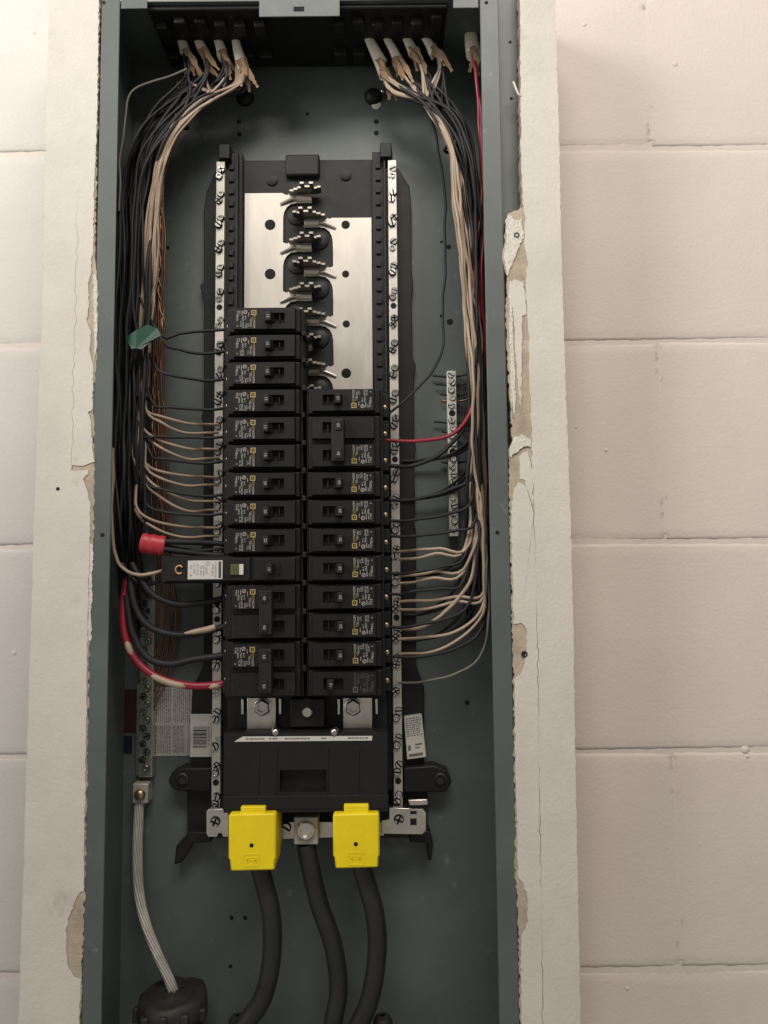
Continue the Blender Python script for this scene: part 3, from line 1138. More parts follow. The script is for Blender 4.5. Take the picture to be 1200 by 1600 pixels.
# ------------------------------------------------------------------ ground bars
gb = thing('ground_bar', 'long zinc ground bar with green screws in the left gutter', 'ground bar', P3(216, 1215, 8))
x1, z1 = P(242, 893, 16)
x0, z0 = P(216, 1215, 16)
xc = (P(233, 893, 16)[0] + P(222, 1215, 16)[0]) / 2
MB().box(xc - 6.5, xc + 7.5, 4.2, 15, z0, z1).build('bar', 'zinc', gb, bevel=.6)
MB().box(xc - 11, xc - 6.6, 4.2, 8, z0, P(215, 1070, 16)[1]).build('bar_flange', 'zinc', gb, bevel=.5)
rnd = random.Random(31)
z = z1 - 8
k = 0
while z > z0 + 5:
    put(SCREW[(rnd.choice(('slot', 'hollow', 'cross')), 'green_screw')], gb, xc + (-2.2 if k % 2 else 1.6), 14.8 + rnd.uniform(-.4, .8), z, rnd.uniform(0, 3), name='screw', scale=.95)
    k += 1
    z -= 7.6
x, z = P(218, 1242, 22)
MB().box(x - 7.5, x + 7.5, 4.2, 20, z - 9, z + 10).build('end_lug', 'aluminium', gb, bevel=1.2)
MB().lathe(x, z, [(5.4, 19), (5.2, 22.5), (3.8, 24.2), (1.2, 25)], 16).build('lug_screw', 'brass', gb)

gr = thing('ground_bar', 'short zinc ground bar full of screws in the right gutter', 'ground bar', P3(708, 838, 8))
xa, z1 = P(706, 579, 18)
xb, z0 = P(709, 838, 18)
xc = (xa + xb) / 2
MB().box(xc - 4.6, xc + 4.6, 4.2, 17.5, z0, z1).build('bar', 'bar_bright', gr, bevel=.5)
z = z1 - 4.5
k = 0
while z > z0 + 3:
    if k in (5, 10):
        put(HOLE, gr, xc, 17.6, z, name='screw_hole')
    else:
        put(SCREW[(rnd.choice(('slot', 'slot', 'hollow')), 'screw_bright')], gr, xc + (.7 if k % 2 else -.7), 17.2 + rnd.uniform(-.3, 1.2), z, rnd.uniform(0, 3), name='screw', scale=.9)
    k += 1
    z -= 7.75

# ------------------------------------------------------------------ drywall strips
DB = 84.0
DF = 97.6
# left strip
oL = [(78, -60), (66, 500), (54, 800), (42, 1200), (28, 1660)]
iL = [(157, -60), (152, 200), (148, 380), (147, 405), (152, 425), (153, 470), (151, 560), (147, 600), (146, 690), (149, 728), (147, 760),
      (146, 820), (143, 900), (140, 1000), (138, 1100), (135, 1250), (133, 1390), (130, 1450), (128, 1520), (124, 1660)]
crackL = [(124, 280), (122, 320), (120, 350), (119.5, 430), (117, 520), (115, 600), (113, 690), (111.5, 735)]
dl = thing('drywall_strip', 'cracked white drywall strip along the left side of the panel box', 'drywall', P3(80, 1660, DF))
core = jag(pp(oL, DF), .25, 5, 1) + list(reversed(jag(pp(iL, DF), .9, 2.6, 2)))
MB().poly(core, DB, DF).build('gypsum_core', 'torn_paper', dl, smooth=False)
inner_off = [(x - 2.0, y) for x, y in iL]
# face paper: everything but the inner piece beside the crack and the torn notches
crk = jag(pp(crackL, DF), .9, 5, 5)
outer = jag(pp(oL, DF), .3, 5, 11)
inn = pp([(156, -60), (151, 200), (146.5, 380), (143, 410), (143.5, 440), (146, 500), (142, 520)], DF)
low = pp([(111.5, 735), (139, 735), (138, 742), (131, 748), (136, 765), (142, 790), (141, 850), (138, 930), (137, 1000), (135.5, 1100), (133, 1250), (131, 1392),
          (126, 1394), (118, 1408), (108, 1432), (103, 1455), (104, 1490), (108, 1515), (118, 1527), (127, 1530), (126, 1560), (124, 1585), (122, 1660)], DF)
crk2 = [(x + .06 + .26 * min(1, i / 12), z) for i, (x, z) in enumerate(crk)]
inner_r = pp([(156, -60), (151.5, 200), (147.5, 286), (146.5, 380), (143.5, 408), (143, 425), (138, 440), (139, 480), (136, 500), (143, 520), (140, 545), (146, 575), (145, 610),
              (144.5, 640), (138, 645), (143, 660), (145, 700), (148, 722), (130, 728)], DF)
face = outer + list(reversed(jag(low, .5, 2.6, 12))) + list(reversed(crk[:-1])) + crk2[1:-1] + list(reversed(jag(inner_r, .5, 2.4, 15)))
MB().poly(face, DF - .4, DF + .75).build('face_paper', 'board_paper', dl, smooth=False)
# curled white gypsum edge
MB().poly(jag(pp([(146, 430), (151, 428), (152.5, 470), (152, 540), (148, 565), (147, 500)], DF), .5, 2.5, 16, True), DF - .6, DF + .5).build('broken_edge', 'gypsum', dl, smooth=False)
MB().poly(jag(pp([(139, 850), (145.5, 850), (142, 1000), (137, 1000)], DF), .7, 2.2, 18, True), DF - .6, DF + .3).build('broken_edge', 'gypsum', dl, smooth=False)
x, z = P(91, 764, DF)
MB().lathe(x, z, [(1.8, DF), (1.7, DF + .85), (1.5, DF + .9)], 12).build('nail_hole', 'dark_hole', dl)

# right strip
oR = [(865, -60), (873, 200), (877, 400), (882, 560), (887, 700), (892, 840), (896, 1000), (899, 1200), (903, 1400), (908, 1660)]
crackR = [(820, 452), (824, 480), (825.5, 520), (827, 580), (829, 640), (830, 700), (833, 760), (835, 830), (838, 920), (839, 960), (841, 1010), (841, 1100), (843, 1250), (846, 1400), (849, 1660)]
topR = [(812, -60), (814, 250), (817, 318), (821, 345), (818, 380), (825, 410), (820, 452)]
dr = thing('drywall_strip', 'torn white drywall strip with a long crack along the right side of the panel box', 'drywall', P3(850, 1660, DF))
coreR = jag(pp(oR, DF), .3, 5, 21) + list(reversed(jag(pp(
    [(812.5, -60), (814.5, 250), (817, 322), (804, 330), (792, 336), (789, 360), (788, 388), (785, 405), (792, 430), (790, 480), (793, 560), (796, 610),
     (799, 650), (800, 690), (795, 705), (796, 780), (797, 840), (799, 920), (800, 1000), (802, 1060), (803, 1200), (806, 1300), (804, 1350), (808, 1400), (811, 1500), (813, 1660)], DF), .8, 2.6, 22)))
MB().poly(coreR, DB, DF).build('gypsum_core', 'torn_paper', dr, smooth=False)
crR = jag(pp(crackR, DF), .75, 5, 23)
MB().poly(jag(pp(oR, DF), .35, 4, 24) + list(reversed(jag(pp(topR, DF), .45, 3, 25)[:-1] + crR)), DF - .4, DF + .9).build('face_paper', 'board_paper', dr, smooth=False)
crR2 = [(x - max(.06, .34 + .36 * math.sin(i * .23) + .15 * math.sin(i * 1.3)), z) for i, (x, z) in enumerate(crR)]
lowcr = [p for p in crR2 if p[1] < P(833, 800, DF)[1]]
lowin = jag(pp([(822, 760), (810, 752), (802, 765), (799, 800), (799.5, 850), (801.5, 920), (803, 975), (814, 972), (822, 982), (824, 1000), (821, 1030), (815, 1050), (804, 1062),
                (805, 1200), (808, 1300), (809, 1370), (818, 1382), (824, 1400), (824, 1440), (814, 1466), (814, 1520), (815, 1660)], DF), .5, 2.6, 26)
MB().poly([P(834, 805, DF)] + lowcr + list(reversed(lowin)), DF - .4, DF + .8).build('face_paper', 'board_paper', dr, smooth=False)
MB().poly(jag(pp([(795, 445), (803, 436), (818, 440), (821, 470), (823, 492), (816, 494), (815, 560), (814, 640), (811, 620), (806, 560), (803, 500)], DF), .5, 2.5, 27, True), DF - .4, DF + .7).build('face_paper', 'board_paper', dr, smooth=False)
MB().poly(jag(pp([(790, 342), (796, 336), (806, 346), (815, 342), (818, 372), (808, 392), (800, 412), (793, 432), (787, 400), (791, 372)], DF), .7, 2.2, 28, True), DF - .6, DF + 1.0).build('broken_edge', 'gypsum', dr, smooth=False)
MB().poly(jag(pp([(796, 700), (803, 683), (815, 680), (829, 686), (829, 698), (818, 698), (806, 708), (798, 716)], DF), .7, 2.2, 29, True), DF - .6, DF + 1.6).build('broken_edge', 'gypsum', dr, smooth=False)
MB().poly(jag(pp([(795, 440), (799, 440), (801, 520), (806, 620), (803, 660), (798, 620), (796, 540)], DF), .5, 2.2, 30, True), DF - .6, DF + .6).build('broken_edge', 'gypsum', dr, smooth=False)
MB().poly(jag(pp([(812, 712), (824, 704), (833, 740), (832, 790), (820, 752), (812, 748)], DF), .5, 2.2, 32, True), DF - .4, DF + .35).build('face_paper', 'board_paper', dr, smooth=False)
for (px, py, r_) in ((807, 368, 2.6), (819, 1022, 2.8)):
    x, z = P(px, py, DF)
    MB().lathe(x, z, [(r_, DF - 1), (r_, DF + 1.3), (r_ * .6, DF + 1.5), (r_ * .5, DF + .6)], 14).build('nail', 'bushing_grey', dr)
# small loose paper fibre at the top right
MB().tube(px_path([(802, 128, 96), (806, 138, 98), (810, 147, 99), (814, 150, 98.5)], 1.5), [1.0, .5, .6, 1.0, .9, .8, 1.4, 1.6, 1.6, 1.6][:1] * len(px_path([(802, 128, 96), (806, 138, 98), (810, 147, 99), (814, 150, 98.5)], 1.5)), 5).build('paper_fibre', 'board_paper', dr)
# framing behind the strips
for nm, xa, xb, lb in (('left', P(56, 800, DF)[0] + 2, XL - 17, 'wooden furring stud behind the left drywall strip'),
                       ('right', XR + 31, P(889, 800, DF)[0] - 2, 'wooden furring stud behind the right drywall strip')):
    o = MB().box(xa, xb, 1.0, 83.6, -520, 520).build('furring_stud', 'wood', None, bevel=1.0)
    tag(o, lb, 'stud')

# ------------------------------------------------------------------ wires


rk = random.Random(5)


def wire(path, r_, material, name, label, cat='wire', group=None, n=8):
    if r_ < 2.2:                              # hand-bent wire: small uneven kinks
        ph = [rk.uniform(0, 6.28) for _ in range(6)]
        wl = [rk.uniform(14, 24), rk.uniform(6, 10), rk.uniform(14, 24), rk.uniform(6, 10)]
        m = len(path)
        out = []
        for i, p in enumerate(path):
            e = min(1, i / 4, (m - 1 - i) / 4)
            out.append(p + Vector((.75 * math.sin(i / wl[0] * 6.28 + ph[0]) + .28 * math.sin(i / wl[1] * 6.28 + ph[1]), .5 * math.sin(i / wl[2] * 6.28 + ph[2]),
                                   .55 * math.sin(i / wl[2] * 6.28 + ph[3]) + .25 * math.sin(i / wl[3] * 6.28 + ph[4]))) * e)
        path = out
    return tag(MB().tube(path, r_, n).build(name, material, None, angle=80), label, cat, group)


def lane(y, tab):
    for (ya, a0, a1), (yb, b0, b1) in zip(tab, tab[1:]):
        if ya <= y <= yb:
            t = (y - ya) / (yb - ya)
            return a0 + (b0 - a0) * t, a1 + (b1 - a1) * t
    return tab[-1][1:] if y > tab[-1][0] else tab[0][1:]


LB = [(170, 236, 292), (215, 205, 262), (300, 187, 240), (450, 181, 234), (600, 180, 226), (750, 179, 224), (850, 184, 226), (950, 192, 236), (1050, 205, 240)]
LS = [((275, 44), (292, 88)), ((303, 46), (321, 86)), ((333, 46), (349, 90)), ((367, 58), (379, 104))]
rw = random.Random(77)


def left_bundle(k, s, y_end, tail, d0=None):
    """from a cable jacket at the top, through the gutter, to its tail"""
    j = k % 4
    sx, sy = LS[j][1]
    dm = d0 if d0 is not None else rw.uniform(26, 76)
    pts = [(sx - 3 + rw.uniform(-2, 2), sy - 12, 47), (sx + 2 + rw.uniform(-4, 4), sy + 22 + rw.uniform(0, 16), 48 + rw.uniform(-8, 10))]
    s2 = s
    y = 158 + rw.uniform(-4, 8)
    a, b_ = lane(170, LB)
    pts.append((a + (b_ - a) * s + (8 + 12 * j) * .8, y - 6 + 14 * (1 - s), dm * .6 + 20))
    y = 225
    while y < y_end:
        a, b_ = lane(y, LB)
        s2 = min(1, max(0, s2 + rw.uniform(-.09, .09)))
        pts.append((a + (b_ - a) * s2, y + rw.uniform(-9, 9), max(20, min(82, dm + rw.uniform(-5, 5)))))
        y += rw.uniform(70, 105)
    pts += tail
    return px_path(pts, 6)


# black wires that reach the left breakers
land = [(0, 515, (250, 522)), (1, 549, (252, 528)), (2, 592, (240, 568)), (3, 638, (236, 622)), (4, 682, (222, 668)), (5, 720, (232, 702)),
        (6, 772, (226, 742)), (7, 802, (226, 782)), (8, 856, (232, 838))]
for i, (row, yb, st) in enumerate(land):
    tail = [(st[0], st[1], 66), (st[0] + 28, st[1] + (yb - st[1]) * .62 + 4, 70), (318, yb + 3, 62), (352, yb, 56)]
    wire(left_bundle(i, .55 + .05 * i, st[1] - 60, tail), 1.5, 'wire_black', 'black_wire',
         'black wire running from the left bundle to the %s breaker of the left column' % ('topmost' if i == 0 else ordn[i]), group='black branch wires on the left')
for i in range(34):
    s = (i + .5) / 34
    ye = rw.choice((790, 830, 860, 890))
    a, b_ = lane(ye, LB)
    xe_ = a + (b_ - a) * s * .8
    tail = [(xe_, ye + 10, 34), (xe_ + 2, ye + 50 + rw.uniform(0, 25), 22), (xe_ + 8, ye + 90 + rw.uniform(0, 20), 9)]
    wire(left_bundle(i, s, ye - 50, tail), rw.uniform(1.2, 1.5), 'wire_black', 'black_wire', 'black wire in the thick vertical bundle of the left gutter',
         group='black wires bundled in the left gutter')
# white wires: jacket, cable tie, then down and out to the neutral bar in pairs
wl = [(663, (226, 634)), (676, (229, 640)), (702, (221, 664)), (716, (222, 672)), (746, (226, 722)), (758, (227, 730)), (783, (212, 716)), (797, (211, 724)), (825, (213, 794)), (838, (212, 800))]
for i, (yb, st) in enumerate(wl):
    o_ = (i - 4.5) * 1.1
    d_ = 54 + (i % 3) * 4
    pts = [(372 + o_ * .6, 96, 47), (372 + o_, 128, 50), (345, 146 + o_, 54), (312, 164 + o_ * 1.1, 58), (283 + o_ * .4, 190 + o_ * .8, d_), (258 + o_ * .9, 240, d_), (245 + o_ * .9, 310, d_),
           (240 + o_ * 1.4, 390, d_ + rw.uniform(-3, 3)), (234 + o_ * 1.3, 470, d_), (227 + o_ * .9, 560, d_ + 2)]
    if st[1] > 650:
        pts.append((221 + o_ * .5, 625, d_ + 4))
    if st[1] > 710:
        pts.append((st[0] - 1 + o_ * .2, st[1] - 40, d_ + 5))
    pts += [(st[0], st[1], d_ + 7), (st[0] + 26, st[1] + (yb - st[1]) * .60, 68), (290, yb - 1.5 + (3 if i % 2 else -1), 60), (322, yb, 48), (341, yb, 40)]
    wire(px_path(pts, 5), 1.35, 'wire_tan', 'white_wire',
         'cream wire landing on the left neutral bar, %s from the top' % (('first', 'second', 'third', 'fourth', 'fifth', 'sixth', 'seventh', 'eighth', 'ninth', 'lowest')[i]), group='cream neutral wires on the left')
for i in range(8):
    o_ = (i - 3.5) * 1.6
    j = i % 4
    pts = [(LS[j][1][0], LS[j][1][1] - 8, 47), (LS[j][1][0] + 2, 122 + rw.uniform(-4, 8), 52), (330 + o_, 150 + o_, 58), (300 + o_, 172 + o_, 66), (272 + o_ * .7, 205 + o_, 72), (250 + o_ * 1.2, 260, 74),
           (240 + o_ * 1.5, 330, 72), (235 + o_ * 1.8 + rw.uniform(-2, 2), 410, 70), (229 + o_ * 1.5 + rw.uniform(-3, 3), 500, 64), (224 + o_ * 1.3, 590, 56), (216 + o_, 690, 46), (212 + o_ * .8, 790, 36), (216 + o_ * .6, 880, 26)]
    wire(px_path(pts, 6), rw.uniform(1.1, 1.35), 'wire_tan' if i % 2 else 'wire_white', 'white_wire', 'dull tan wire at the inner edge of the left gutter bundle', group='tan wires in the left bundle')
# bare copper
for i in range(8):
    o_ = (i - 3.5) * 1.25
    pts = [(302 + 6 * o_, 120, 36), (300 + 5 * o_, 152, 38), (268 + o_ * 2.2, 205 + o_ * 2, 40), (250 + o_ * 1.6, 280, 36), (248 + o_ * 2.0, 400, 30 + rw.uniform(0, 8)),
           (246 + o_ * 2.4 + rw.uniform(-5, 5), 540, rw.uniform(20, 34)), (250 + o_ * 2.6 + rw.uniform(-6, 6), 680, rw.uniform(18, 34)), (254 + o_ * 2.6 + rw.uniform(-4, 4), 800, rw.uniform(18, 32)), (260 + o_ * 3.0 + rw.uniform(-4, 4), 900, rw.uniform(14, 28)),
           (264 + o_ * 3.2 + rw.uniform(-4, 4), 965, rw.uniform(10, 22)), (258 + o_ * 1.5, 1000 + 7 * i, 14), (238, 1030 + i * 12, 12)]
    wire(px_path(pts, 6), .85, 'copper', 'bare_copper_wire', 'bare copper ground wire running down the left gutter', group='bare copper ground wires', n=6)
# shiny twisted copper pair
for q in range(2):
    base = px_path([(262, 215, 48), (253, 275, 50), (251, 380, 50), (250, 460, 48), (255, 515, 48), (244, 580, 42), (240, 660, 42), (248, 760, 42), (258, 830, 40), (266, 880, 30), (272, 935, 22)], 2.2)
    tw = []
    for i, p in enumerate(base):
        a = i * .42 + math.pi * q
        tw.append(p + Vector((1.0 * math.cos(a), 1.0 * math.sin(a), 0)))
    wire(tw, .85, 'copper', 'bare_copper_wire', 'bright twisted copper ground strand in front of the left bundle', group='twisted copper strands', n=6)

# thick feeders on the left
for (pts, r_, lb) in (
        ([(256, 846, 76), (285, 847, 72), (318, 848, 64), (352, 850, 56)], 2.6, 'thick black wire, upper of two leaving the red tape'),
        ([(256, 858, 76), (285, 862, 70), (318, 866, 62), (352, 868, 56)], 2.8, 'thick black wire, lower of two leaving the red tape'),
        ([(206, 880, 70), (220, 905, 72), (240, 930, 72), (275, 944, 70), (315, 942, 62), (354, 934, 56)], 2.9, 'thick black wire entering the upper pole of the 40-amp breaker'),
        ([(202, 900, 72), (212, 950, 74), (235, 980, 74), (275, 992, 70), (315, 988, 62), (354, 978, 56)], 3.0, 'thick black wire with a worn white stripe at the lower 40-amp pole'),
        ([(198, 930, 70), (206, 985, 72), (228, 1025, 72), (262, 1038, 70), (305, 1030, 64), (354, 1024, 56)], 3.2, 'thick black wire entering the upper pole of the 50-amp breaker')):
    wire(px_path(pts, 4), r_, 'wire_black', 'feeder_wire', lb, n=10)
# white tape on a black feeder
MB_ = MB().tube(px_path([(288, 989.5, 70.2), (305, 987, 67), (322, 984, 62.5), (336, 980, 60)], 3), [.8, 1.6, 2.2, 2.6, 2.8, 3.0, 3.1, 3.1, 3.1, 3.1, 3.1, 3.1, 3.1, 3.1][:len(px_path([(288, 989.5, 70.2), (305, 987, 67), (322, 984, 62.5), (336, 980, 60)], 3))], 10)
tag(MB_.build('wire_tape', 'wire_white', None), 'strip of white tape on the black wire at the 40-amp breaker', 'tape')
# red wire with white tape bands
rp = px_path([(198, 905, 60), (193, 945, 66), (194, 985, 70), (206, 1022, 72), (232, 1050, 72), (268, 1066, 70), (310, 1072, 64), (354, 1068, 56)], 3)
rd = thing('feeder_wire', 'thick red wire with white tape bands entering the lower 50-amp pole', 'wire', rp[0])
MB().tube(rp, 3.5, 12).build('red_insulation', 'wire_red', rd, angle=80)
nR = len(rp)
for (a, b_) in ((.33, .45), (.56, .78), (.88, .97)):
    seg = rp[int(a * nR):int(b_ * nR) + 1]
    sh = [p + Vector((.6, -1.5, -.8 if a > .5 else -.3)) for p in seg]
    rs = [.8 + 1.1 * min(i, len(sh) - 1 - i) for i in range(len(sh))]
    MB().tube(sh, [min(3.1, q) for q in rs], 10).build('white_tape', 'wire_white', rd, angle=80)
# white and black loop near the arc-fault breaker
wire(px_path([(176, 700, 80), (175, 800, 82), (180, 868, 82), (192, 890, 80), (216, 899, 78), (242, 896, 74), (262, 888, 66)], 4), 1.6, 'wire_white', 'pigtail_wire', 'white pigtail wire of the arc-fault breaker in the left gutter')
wire(px_path([(190, 880, 70), (210, 905, 70), (235, 912, 68), (262, 903, 62)], 4), 1.9, 'wire_black', 'pigtail_wire', 'black pigtail wire under the white one beside the arc-fault breaker')
# grey wire looping at the top left corner
wire(px_path([(292, 108, 60), (262, 120, 62), (236, 128, 64), (212, 140, 66), (200, 160, 70), (193, 200, 74), (188, 260, 76), (186, 330, 76)], 4), 1.15, 'wire_grey', 'white_wire', 'single dusty wire looping at the top left corner of the box')

# tapes and ties
g = jag(pp([(197, 528), (214, 517), (229, 507), (243, 510), (251, 522), (236, 533), (222, 546), (206, 545)], 84), .2, 4, 40, True)
mb = MB()
n = len(g)
vs = [(x, -(84 + 3 * math.sin((x - g[0][0]) * .16)), z) for x, z in g] + [(x, -(83.2 + 3 * math.sin((x - g[0][0]) * .16)), z) for x, z in g]
mb.add(vs, [tuple(range(n)), tuple(range(n, 2 * n))[::-1]] + [(i, (i + 1) % n, n + (i + 1) % n, n + i) for i in range(n)])
tag(mb.build('tape_flag', 'tape_green', None, smooth=False), 'green tape flag wrapped on the left wire bundle', 'tape')
tp = px_path([(222, 848, 76), (234, 850, 76), (247, 852, 75), (258, 853, 74)], 2)
tag(MB().tube(tp, [9.0 + .45 * math.sin(i * 1.9) for i in range(len(tp))], 16, flat=.8).build('tape_wrap', 'tape_red', None, angle=50), 'red tape wrapped round two black wires on the left', 'tape')


def tie(px, py, d, rx, ry, ang, label):
    x, z = P(px, py, d)
    pts = []
    ca, sa = math.cos(R(ang)), math.sin(R(ang))
    for k in range(25):
        a = 2 * math.pi * k / 24
        u, v = rx * math.cos(a), ry * math.sin(a)
        pts.append(Vector((x + u * ca, -d + v, z + u * sa)))
    t = thing('cable_tie', label, 'cable tie', (x, -d, z))
    for dz in (-1.2, 0, 1.2):
        pass
    MB().tube(pts, 1.6, 6, cap=False).build('strap', 'wire_black', t)
    MB().box(x - 3.2, x + 3.2, d + ry - 1, d + ry + 4, z - 2.6, z + 2.6).build('head', 'black_plastic', t, bevel=.6)


tie(283, 192, 58, 7.5, 8, -30 + 180, 'black cable tie round the cream wires at the top left')
tie(224, 620, 60, 7, 8, 160, 'black cable tie round the left cream wires below the green tape')
tie(706, 232, 58, 7, 7, 10, 'black cable tie round the cream wires at the top right')


# cable jackets at the top
def jacket(a, b_, r0, r1, lb, d=47, seed=0):
    rnd_ = random.Random(seed)
    p0, p1 = P3(a[0], a[1], d + 2), P3(b_[0], b_[1], d)
    t = thing('cable_jacket', lb, 'cable', p1, 'stripped cable jackets hanging from the top')
    pts = spline([p0 + (p0 - p1) * .35, p0, (p0 + p1) / 2 + Vector((rnd_.uniform(-1, 1), 0, 0)), p1], 3)
    m = len(pts)
    dirn = (p1 - p0).normalized()
    jm = MB().tube(pts, [r0 + (r1 - r0) * i / (m - 1) for i in range(m)], 14, flat=.55)
    ph = rnd_.uniform(0, 6.28)
    for i in range(14):                       # slanted, ragged cut
        q = len(jm.v) - 14 + i
        jm.v[q] = tuple(Vector(jm.v[q]) + dirn * (5.5 * math.cos(2 * math.pi * i / 14 + ph) + rnd_.uniform(-1.2, 1.2)))
    jm.build('jacket', 'sheath', t, angle=60)
    # torn brown paper wrap below the jacket
    for q in range(4):
        off = Vector((rnd_.uniform(-3.5, 3.5), -1.5 - 1.5 * q, 0))
        e = p1 + off - dirn * 5
        ln = rnd_.uniform(16, 34)
        sd = rnd_.uniform(-9, 7)
        pts2 = spline([e, e + dirn * ln * .5 + Vector((sd * .2 + rnd_.uniform(-2, 2), -1, 0)), e + dirn * ln + Vector((sd, rnd_.uniform(-4, 4), 0))], 2)
        k = len(pts2)
        MB().tube(pts2, [max(.25, (2.6 + .8 * math.sin(i * .7 + q) + rnd_.uniform(-.5, .5)) * (1 if i < k - 3 else .55)) for i in range(k)], 6, flat=.16).build('kraft_paper', 'kraft', t, angle=50)
    return t


for i, (a, b_) in enumerate(LS):
    jacket(a, b_, 2.8, 5.6 + .8 * (i == 3), 'white cable jacket at the top left, %s from the left' % ('first', 'second', 'third', 'fourth')[i], seed=i)
RS = [((573, 54), (598, 104)), ((582, 72), (601, 120)), ((603, 58), (624, 100)), ((631, 52), (648, 86)), ((661, 54), (677, 82)), ((735, 40), (741, 86))]
for i, (a, b_) in enumerate(RS):
    jacket(a, b_, 2.9 if i < 5 else 5.0, (7.0, 5.4, 5.2, 5.8, 5.4, 8.4)[i], 'white cable jacket at the top right, %s from the left' % ('first', 'second', 'third', 'fourth', 'fifth', 'last and widest')[i], d=47 if i != 1 else 40, seed=50 + i)

# ------------------------------------------------------------------ right side wires
RB = [(150, 665, 715), (230, 705, 738), (330, 722, 752), (450, 730, 757), (600, 733, 760), (700, 734, 763), (800, 728, 766), (900, 722, 768), (1000, 738, 770)]


def right_bundle(k, s, y_end, tail, d0=None):
    sx, sy = RS[k % 5][1]
    dm = d0 if d0 is not None else rw.uniform(24, 74)
    pts = [(sx - 4 + rw.uniform(-2, 2), sy - 10, 46), (sx + 12 + rw.uniform(-4, 4), sy + 22, 48)]
    a, b_ = lane(160, RB)
    pts.append((a + (b_ - a) * s - 6, 168 + rw.uniform(-6, 6), dm * .5 + 26))
    s2, y = s, 232
    while y < y_end:
        a, b_ = lane(y, RB)
        s2 = min(1, max(0, s2 + rw.uniform(-.16, .16)))
        pts.append((a + (b_ - a) * s2, y + rw.uniform(-9, 9), max(20, min(80, dm + rw.uniform(-6, 6)))))
        y += rw.uniform(70, 105)
    pts += tail
    return px_path(pts, 6)


rl = [(728, (733, 655), 2.0, 'black wire crossing the short ground bar to the lower 30-amp pole'),
      (781, (742, 735), 1.6, 'black wire to the first 20-amp breaker of the right column'),
      (814, (738, 780), 1.5, 'black wire to the second 20-amp breaker of the right column'),
      (838, (745, 812), 1.5, 'black wire to the third 20-amp breaker of the right column'),
      (896, (728, 868), 1.4, 'black wire to the fourth 20-amp breaker of the right column'),
      (928, (726, 905), 1.4, 'black wire to the fifth 20-amp breaker of the right column'),
      (980, (735, 940), 1.5, 'black wire to the sixth 20-amp breaker of the right column'),
      (1026, (752, 985), 1.5, 'black wire to the seventh 20-amp breaker of the right column')]
for i, (yb, st, r_, lb) in enumerate(rl):
    tail = [(st[0], st[1], 70), (st[0] - 38, st[1] + (yb - st[1]) * .66, 72), (st[0] - 82, yb - 3, 68), (628, yb + 1, 60), (600, yb - 2, 56)]
    wire(right_bundle(i, .2 + .09 * i, st[1] - 55, tail), r_, 'wire_black', 'black_wire', lb, group='black branch wires on the right')
for i in range(24):
    s = (i + .5) / 24
    ye = rw.choice((640, 700, 760, 820, 880, 920))
    a, b_ = lane(ye, RB)
    xe_ = a + (b_ - a) * s
    tail = [(xe_, ye, 40), (xe_ - 14, ye + 42, 30), (xe_ - 48, ye + 70, 20), (652, ye + 80, 16), (628, ye + 80, 15)]
    if i % 2:
        tail = [(xe_, ye, 34), (xe_ + 2, ye + 40, 20), (xe_ + 1, ye + 62, 7)]
    wire(right_bundle(i, s, ye - 50, tail), rw.uniform(1.4, 1.7), 'wire_black', 'black_wire', 'black wire in the vertical bundle of the right gutter', group='black wires bundled in the right gutter')
wr = [(862, (731, 852)), (874, (726, 858)), (900, (725, 889)), (912, (721, 896)), (940, (757, 924)), (953, (756, 931)), (983, (742, 880)), (999, (752, 954)), (1022, (752, 962)), (1067, (756, 1015))]
for i, (yb, st) in enumerate(wr):
    o_ = (i - 4.5)
    d_ = 64 + (i % 3) * 5
    sx, sy = RS[i % 5][1]
    pts = [(sx - 4, sy - 10, 46), (sx + 10, sy + 20, 50), (668 + o_ * 1.4, 162, 54), (705 + o_ * .9, 232, d_), (714 + o_ * 1.2, 310, d_ + 3), (724 + o_ * 1.3, 400, d_ + rw.uniform(-4, 6)),
           (734 + o_ * 1.5, 500, d_ + rw.uniform(-6, 8)), (740 + o_ * 1.6 + rw.uniform(-4, 4), 600, d_ + rw.uniform(-8, 8)), (745 + o_ * 1.3 + rw.uniform(-5, 5), 720, d_ + rw.uniform(-10, 6))]
    if st[1] > 880:
        pts.append((750 + rw.uniform(-4, 8), 810, d_))
    if st[1] > 940:
        pts.append((758 + rw.uniform(-2, 6), 890, d_ + 2))
    mid = st[0] - 44
    pts += [(st[0], st[1], 68), (mid, st[1] + (yb - st[1]) * (.45 if i < 6 else .72), 68), ((mid + 625) / 2, yb - (2 if i < 6 else 3), 58), (624, yb, 42)]
    wire(px_path(pts, 5), (1.45 if i != 6 else 1.8) if i < 9 else 1.2, 'wire_white' if i < 9 else 'wire_grey', 'white_wire', ('cream wire landing on the right neutral bar, %s from the top' if i < 9 else 'thin dull wire landing on the right neutral bar, %s of all') %
         ('first', 'second', 'third', 'fourth', 'fifth', 'sixth', 'seventh', 'eighth', 'ninth', 'lowest')[i], group='cream neutral wires on the right')
for i in range(7):
    o_ = (i - 3) * 1.7
    sx, sy = RS[i % 5][1]
    pts = [(sx - 4, sy - 8, 46), (sx + 12, sy + 24, 50), (672 + o_, 166, 54), (708 + o_, 235, 62), (722 + o_ * 1.5, 330, 66), (736 + o_ * 1.3 + rw.uniform(-4, 4), 430, 68), (744 + rw.uniform(-8, 8), 530, 68),
           (748 + rw.uniform(-8, 8), 640, 62), (752 + rw.uniform(-8, 8), 740, 54), (756 + rw.uniform(-6, 6), 830, 44), (760 + rw.uniform(-4, 4), 930, 30)]
    wire(px_path(pts, 6), rw.uniform(1.1, 1.4), 'wire_tan' if i % 2 else 'wire_white', 'white_wire', 'dull tan wire woven into the right gutter bundle', group='tan wires in the right bundle')
